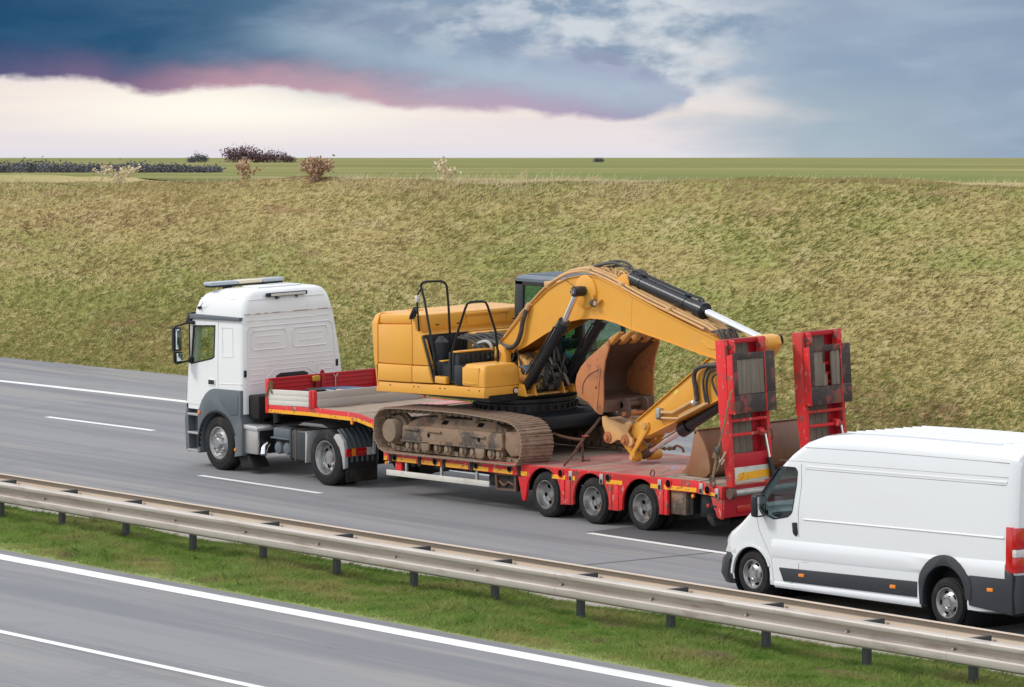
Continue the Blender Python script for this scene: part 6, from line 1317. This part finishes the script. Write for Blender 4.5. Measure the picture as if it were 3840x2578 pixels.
c1 = chain('tie_down_chain', sag((1.60, 2.05, 1.50), (2.62, .92, 1.34), .02) + sag((2.62, .92, 1.34), (3.15, .03, .925), .03)[1:], 'rusty chain with a load binder running from the excavator underframe to the near deck edge', .07, .0105)
MB().tube([(2.66, .84, 1.29), (2.86, .52, 1.15)], .018, 8).build('load_binder', M['chain'], c1)
MB().tube([(2.60, .86, 1.33), (2.92, .74, 1.36)], .011, 7).build('binder_handle', mat('faded_red_handle', (.38, .09, .07), .6), c1)
c2_ = chain('tie_down_chain', sag((2.67, .80, 1.29), dk(2.62, .86, .0), .0), 'short rusty chain tail dangling to the deck beside the near track', .065, .010)
MB().tube(smoothpath([dk(2.62, .86), dk(2.7, .92), dk(2.62, 1.0), dk(2.52, .92), dk(2.6, .84)], 3), .010, 6).build('chain_coil', M['chain'], c2_)
chain('tie_down_chain', sag((1.55, 1.05, 1.29), (2.68, .80, 1.28), .025), 'thin rusty chain stretched level from behind the near track to the chain binder', .06, .009)
chain('tie_down_chain', sag((2.62, 2.34, 1.08), (3.12, 2.42, 1.06), .02), 'rusty chain with an open hook standing at the far deck edge', .075, .012, True)
# boards and oddments in the gooseneck tray
tag(MB().box(-5.42, -4.35, 1.05, 1.55, 1.56, 1.60, .006).map(lambda x, y, z: (x + (y - 1.2) * .35, y, z + .03 * (x + 4.9))).build('blue_panel', M['blue'], base=(-4.9, 1.2, 1.5), yref=0), 'long blue panel lying across the tray behind the red headboard', 'panel')
tag(MB().box(-5.3, -4.2, .72, .92, 1.56, 1.595, .006).map(lambda x, y, z: (x + (y - .8) * .35, y, z)).build('grey_board', M['alu'], base=(-4.8, .8, 1.5), yref=0), 'dull grey board in the tray in front of the blue panel', 'board')
tag(MB().box(-4.55, -4.2, .80, .88, 1.60, 1.635, .005).build('timber_offcut', mat('pale_timber', (.55, .36, .22), .7), base=(-4.4, .84, 1.6), yref=0), 'short pale timber offcut at the tray rim behind the grey partition', 'timber')
mb = MB(); mb.box(-5.0, -4.45, .25, .7, 1.40, 1.62, .04); mb.box(-4.9, -4.55, .35, .6, 1.6, 1.66, .03); tag(mb.build('black_tool_case', M['dark_plastic'], base=(-4.7, .5, 1.4), yref=0), 'black tool case lying in the tray beside the white side board', 'case')
mb = MB(); mb.box(-5.5, -4.2, .1, 2.4, 1.385, 1.40); mb.build('tray_floor', M['wood'], TL, yref=0)
# ------------------------------------------------------------------ panel van in the overtaking lane
VN = thing('panel_van', 'long white high roof panel van with black side strips overtaking the trailer', 'van', (14.6, -2.9, 0))
VC = -2.905                                                          # centre line
def rake(x, y, z): return (x, y, z + .027 * (x - 12.49) * min(1, max(0, z) / .5))
def vb(mb, name, m, par=None): return mb.map(rake).build(name, M[m] if isinstance(m, str) else m, par or VN)
def wid(z, w): return w - .055 * max(0, (z - 1.15) / 1.15) ** 1.6
def vsec(x, zb, zt, w, r):
    half = [(w * .86, zb), (w - .02, zb + .03), (w, zb + .10)]
    zs = zt - r
    for k in range(1, 8):
        z = zb + .10 + (zs - zb - .10) * k / 7; half.append((wid(z, w), z))
    y0 = wid(zs, w)
    for k in range(1, 7):
        a = R(90 * k / 6); half.append((y0 - r * 1.15 * (1 - math.cos(a)), zs + r * .93 * math.sin(a)))
    half.append((y0 * .45, zt - .005 + .012))
    ring = [(x, VC - y, z) for y, z in half] + [(x, VC + y, z) for y, z in half[::-1]]
    return ring
st_ = [(11.60, .34, .72, .62, .10), (11.68, .28, .84, .78, .14), (11.82, .24, .93, .90, .15), (12.0, .21, 1.01, .975, .15), (12.2, .20, 1.11, 1.01, .14), (12.42, .20, 1.27, 1.02, .12), (12.6, .20, 1.47, 1.024, .10), (12.8, .20, 1.70, 1.025, .11),
       (13.05, .20, 1.95, 1.025, .12), (13.3, .20, 2.16, 1.025, .14), (13.55, .20, 2.325, 1.025, .17), (13.85, .20, 2.42, 1.025, .20), (14.4, .20, 2.465, 1.025, .21), (15.5, .21, 2.47, 1.025, .21), (17.2, .22, 2.45, 1.025, .21), (17.72, .25, 2.425, 1.02, .20), (17.84, .28, 2.37, 1.0, .18), (17.88, .32, 2.30, .97, .16)]
body = vb(MB().rings([vsec(*s) for s in st_]), 'body', 'van_white')
SWIN = [(12.60, 1.40), (12.78, 1.62), (13.04, 1.905), (13.10, 1.93), (13.40, 1.93), (13.45, 1.88), (13.44, 1.7), (13.36, 1.30), (13.28, 1.235), (12.98, 1.18), (12.66, 1.28)]
def roundpoly(P_, f=.22):
    out = []
    n = len(P_)
    for i in range(n):
        a, b, c = Vector(P_[i - 1]), Vector(P_[i]), Vector(P_[(i + 1) % n])
        out += [tuple(b.lerp(a, f)), tuple(b.lerp(a, f * .35).lerp(b.lerp(c, f * .35), .5)), tuple(b.lerp(c, f))]
    return out
SWIN = roundpoly(SWIN)
def vt(mb): return mb.map(rake).build('opening', M['seat'])
cuts = [vt(MB().rings([rrect(12.72, 13.95, VC - .93, VC + .93, .95, .1), rrect(12.78, 13.95, VC - .93, VC + .93, 1.4, .1), rrect(13.12, 13.95, VC - .88, VC + .88, 1.96, .1)])),
        vt(MB().prism(SWIN, VC - 1.3, VC + 1.3)), vt(MB().prism([(12.44, 1.44), (12.60, 1.30), (13.45, 2.13), (13.2, 2.35)], VC - .84, VC + .84))]
for x, r_ in ((12.49, .41), (16.53, .43)):
    for s in (-1, 1): cuts.append(vt(MB().cyl((x, VC + s * .72, .34), (x, VC + s * 1.3, .34), r_, 40)))
cut(body, *cuts)
# fill behind each wheel so the arches read dark
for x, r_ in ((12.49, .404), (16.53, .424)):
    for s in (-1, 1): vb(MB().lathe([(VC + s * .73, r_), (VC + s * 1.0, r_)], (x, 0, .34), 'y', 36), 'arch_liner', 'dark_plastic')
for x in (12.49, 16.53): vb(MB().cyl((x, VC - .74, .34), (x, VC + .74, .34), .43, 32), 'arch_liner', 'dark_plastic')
vb(MB().prism(SWIN, VC - 1.0, VC - .993).map(lambda x, y, z: (x, y + .055 * max(0, (z - 1.15) / 1.15) ** 1.6, z)), 'side_window', 'glass_dark')
vb(MB().prism(SWIN, VC + .993, VC + 1.0).map(lambda x, y, z: (x, y - .055 * max(0, (z - 1.15) / 1.15) ** 1.6, z)), 'side_window', 'glass_dark')
vb(MB().prism([(12.50, 1.39), (12.51, 1.38), (13.36, 2.165), (13.35, 2.18)], VC - .85, VC + .85), 'windscreen', 'glass_dark')
outer = [(12.58, 1.40), (12.77, 1.63), (13.035, 1.918), (13.098, 1.945), (13.408, 1.945), (13.465, 1.885), (13.455, 1.7), (13.375, 1.29), (13.285, 1.22), (12.975, 1.165), (12.65, 1.27)]
vb(MB().frame(roundpoly(outer), SWIN, VC - 1.028, VC - .99).map(lambda x, y, z: (x, y + .055 * max(0, (z - 1.15) / 1.15) ** 1.6, z)), 'window_seal', 'dark_plastic')
mb = MB(); mb.box(12.72, 13.0, VC - .9, VC + .9, .96, 1.22, .05); vb(mb, 'dashboard', 'dark_plastic')
for y in (VC - .75, VC + .2): 
    mb = MB(); mb.box(13.2, 13.65, y, y + .5, .96, 1.12, .05); mb.prism([(13.55, 1.1), (13.7, 1.1), (13.82, 1.75), (13.72, 1.75)], y, y + .5, .04); vb(mb, 'seat', 'seat')
mb = MB(); mb.tube([(13.12, VC - .5 + .19 * math.sin(a), 1.33 + .17 * math.cos(a)) for a in np.linspace(0, 2 * math.pi, 17)[:-1]], .017, 6, True); vb(mb, 'steering_wheel', 'dark_plastic')
# door shut lines, mouldings and ledges
def sy(z, d=0.0): return VC - wid(z, 1.025) - d
def ledge(x0, x1, z0, z1, d, name, m='van_white', b=.012, par=None):
    mb = MB(); n = max(2, int((x1 - x0) / .6)); zs = [z0, z0 + b * 1.5, z1 - b * 1.5, z1]
    rings = []
    for i in range(n + 1):
        x = x0 + (x1 - x0) * i / n; e = .0 if 0 < i < n else .0
        rings.append([(x, sy(zs[0], -.01), zs[0]), (x, sy(zs[1], d), zs[1]), (x, sy(zs[2], d), zs[2]), (x, sy(zs[3], -.01), zs[3])])
    mb.rings(rings); return vb(mb, name, m, par)
lp = ledge(12.95, 17.70, .60, .915, .026, 'lower_side_panel', b=.05)
cut(lp, vt(MB().cyl((16.53, VC - 1.3, .36), (16.53, VC - .8, .36), .53, 40)), vt(MB().cyl((12.49, VC - 1.3, .34), (12.49, VC - .8, .34), .45, 40)))
ledge(13.62, 17.66, 1.185, 1.24, .014, 'side_moulding', b=.016)
ledge(13.62, 17.68, 1.925, 2.005, .006, 'upper_ledge', b=.024)
def seam(pts, name='shut_line', r=.005): return vb(MB().tube([(x, sy(z, -.001), z) for x, z in pts], r, 5), name, SEAM)
SEAM = mat('gap_and_crease_shade', (.20, .20, .21), .8)
dsm = seam([(13.53, 2.0), (13.55, 1.7), (13.50, 1.3), (13.52, .95)]); seam([(13.52, .58), (13.50, .35), (13.30, .26)])
seam([(12.60, 1.2), (12.66, 1.0), (12.92, .62), (12.98, .30)], r=.004); seam([(13.62, 1.90), (13.62, .62)], r=.003)
seam([(13.62, 1.925), (17.66, 1.925)], 'crease_shade', .004); seam([(13.05, 2.03), (13.62, 2.03), (17.70, 2.03)], 'crease_shade', .003)  # thin dark lines paint the shade in the pressed creases
seam([(13.60, 2.235), (15.0, 2.245), (17.70, 2.225)], 'roof_seam', .004)
vb(MB().prism([(13.38, 1.15), (13.475, 1.16), (13.50, 1.0), (13.46, .955), (13.40, 1.0)], VC - 1.045, VC - 1.0, .012), 'door_handle', 'dark_plastic')
fl = seam([(13.58, .86), (13.72, .86), (13.72, .60), (13.58, .60)], 'fuel_flap', .003)
for k in range(9):
    y = VC - .72 + k * .18; vb(MB().tube([(14.2, y, 2.466), (15.5, y, 2.472), (17.3, y, 2.452)], .012, 6), 'roof_rib', 'van_white')
# black lower trim
def trim(pts, d0, d1, name, bev=.012, m='van_black'): return vb(MB().prism(pts, VC - 1.025 - d1, VC - 1.025 + d0, bev), name, m)
M['van_black'] = mat('van_black_plastic', (.026, .029, .036), .48, layers=(((.05, .052, .056), 2, .5, .8, .5),))
tr_ = trim([(13.10, .49), (15.97, .50), (15.97, .315), (13.20, .305)], .02, .018, 'side_strip')
ledge(13.0, 16.05, .205, .30, .012, 'sill', b=.02)
trim([(16.05, .25), (16.02, .5), (16.04, .62)] + arc(16.53, .36, .55, 152, 14, 14) + [(17.05, .36), (16.96, .36)] + arc(16.53, .34, .424, 4, 194, 18), .05, .03, 'arch_trim', .012)
trim([(17.0, .70), (17.20, .78), (17.76, .78), (17.84, .72), (17.84, .25), (17.0, .30)], .06, .022, 'rear_side_trim', .02)
vb(MB().rings([rrect(17.5, 17.98, VC - 1.0, VC + 1.0, .28, .12), rrect(17.5, 18.0, VC - 1.02, VC + 1.02, .45, .12), rrect(17.5, 17.96, VC - 1.0, VC + 1.0, .72, .1)]), 'rear_bumper', 'van_black')
vb(MB().rings([rrect(11.60, 12.3, VC - .95, VC + .95, .16, .38), rrect(11.54, 12.3, VC - 1.0, VC + 1.0, .30, .40), rrect(11.56, 12.3, VC - 1.0, VC + 1.0, .52, .42), rrect(11.66, 12.3, VC - .97, VC + .97, .62, .42)]), 'front_bumper', 'van_black')
cuts = [vt(MB().cyl((12.49, VC + s * .72, .34), (12.49, VC + s * 1.3, .34), .41, 36)) for s in (-1, 1)]
cut([o for o in VN.children if o.name.startswith('front_bumper')][0], *cuts)
trim(arc(12.49, .34, .44, 182, 20, 18) + arc(12.49, .34, .405, 20, 182, 18), .04, .012, 'arch_lip', 0, 'van_white')
for x, z in ((13.60, .415), (15.50, .41), (17.42, .50)): vb(MB().box(x - .055, x + .06, VC - 1.058, VC - 1.03, z - .022, z + .022, .008), 'side_marker', 'orange')
# headlight, mirror, tail light, rear doors
vb(MB().prismx([(0, .0), (.12, .02), (.17, .34), (.05, .30)], 0, .3, .02).map(lambda x, y, z: (11.80 + x + z * .35, VC - .93 - x * .25 + y * .5, .62 + z)), 'headlight', 'clearlens')
mr_ = vb(MB().box(12.70, 12.86, VC - 1.25, VC - 1.05, 1.20, 1.53, .05, 3), 'door_mirror', 'dark_plastic')
vb(MB().box(12.72, 12.82, VC - 1.08, VC - .98, 1.22, 1.30, .02), 'mirror_arm', 'dark_plastic', mr_); vb(MB().box(12.858, 12.866, VC - 1.23, VC - 1.07, 1.23, 1.50, .003), 'mirror_glass', 'mirror', mr_)
def tl(z0, z1, x0, m):
    vb(MB().prism([(x0, z0 + .0), (x0 - .02, (z0 + z1) / 2), (x0, z1), (17.895, z1), (17.90, z0)], VC - 1.03, VC - .86, .015), 'tail_light', m)
tl(.75, .96, 17.73, 'redlens'); tl(.96, 1.07, 17.725, 'clearlens'); tl(1.07, 1.36, 17.745, 'redlens')
vb(MB().box(17.70, 17.83, VC - 1.036, VC - 1.0, .74, 1.37, .012), 'lamp_side', 'redlens')
for y0, y1 in ((VC - .84, VC - .005), (VC + .005, VC + .84)):
    d = vb(MB().rings([rrect(17.86, 17.905, y0, y1, .72, .02), rrect(17.86, 17.905, y0, y1, 1.4, .02), rrect(17.84, 17.885, y0 + .02, y1 - .02, 2.2, .02)]), 'rear_door', 'van_white')
    vb(MB().box(17.875, 17.90, y0 + .08, y1 - .08, 1.45, 2.0, .02), 'door_glass', 'dark_plastic', d)
wv = Wheels('van', .345, .22, .205, 'van', M['rim'])
wv.put(VN, 12.49, VC - 1.0, .345, spin=.3); wv.put(VN, 16.53, VC - 1.0, .355, spin=.9); wv.put(VN, 12.49, VC + 1.0, .345, True); wv.put(VN, 16.53, VC + 1.0, .355, True)
mb = MB(); mb.box(12.2, 17.6, VC - .7, VC + .7, .2, .34); mb.box(15.0, 15.2, VC - .8, VC - .7, .16, .26); vb(mb, 'underbody', 'chassis')
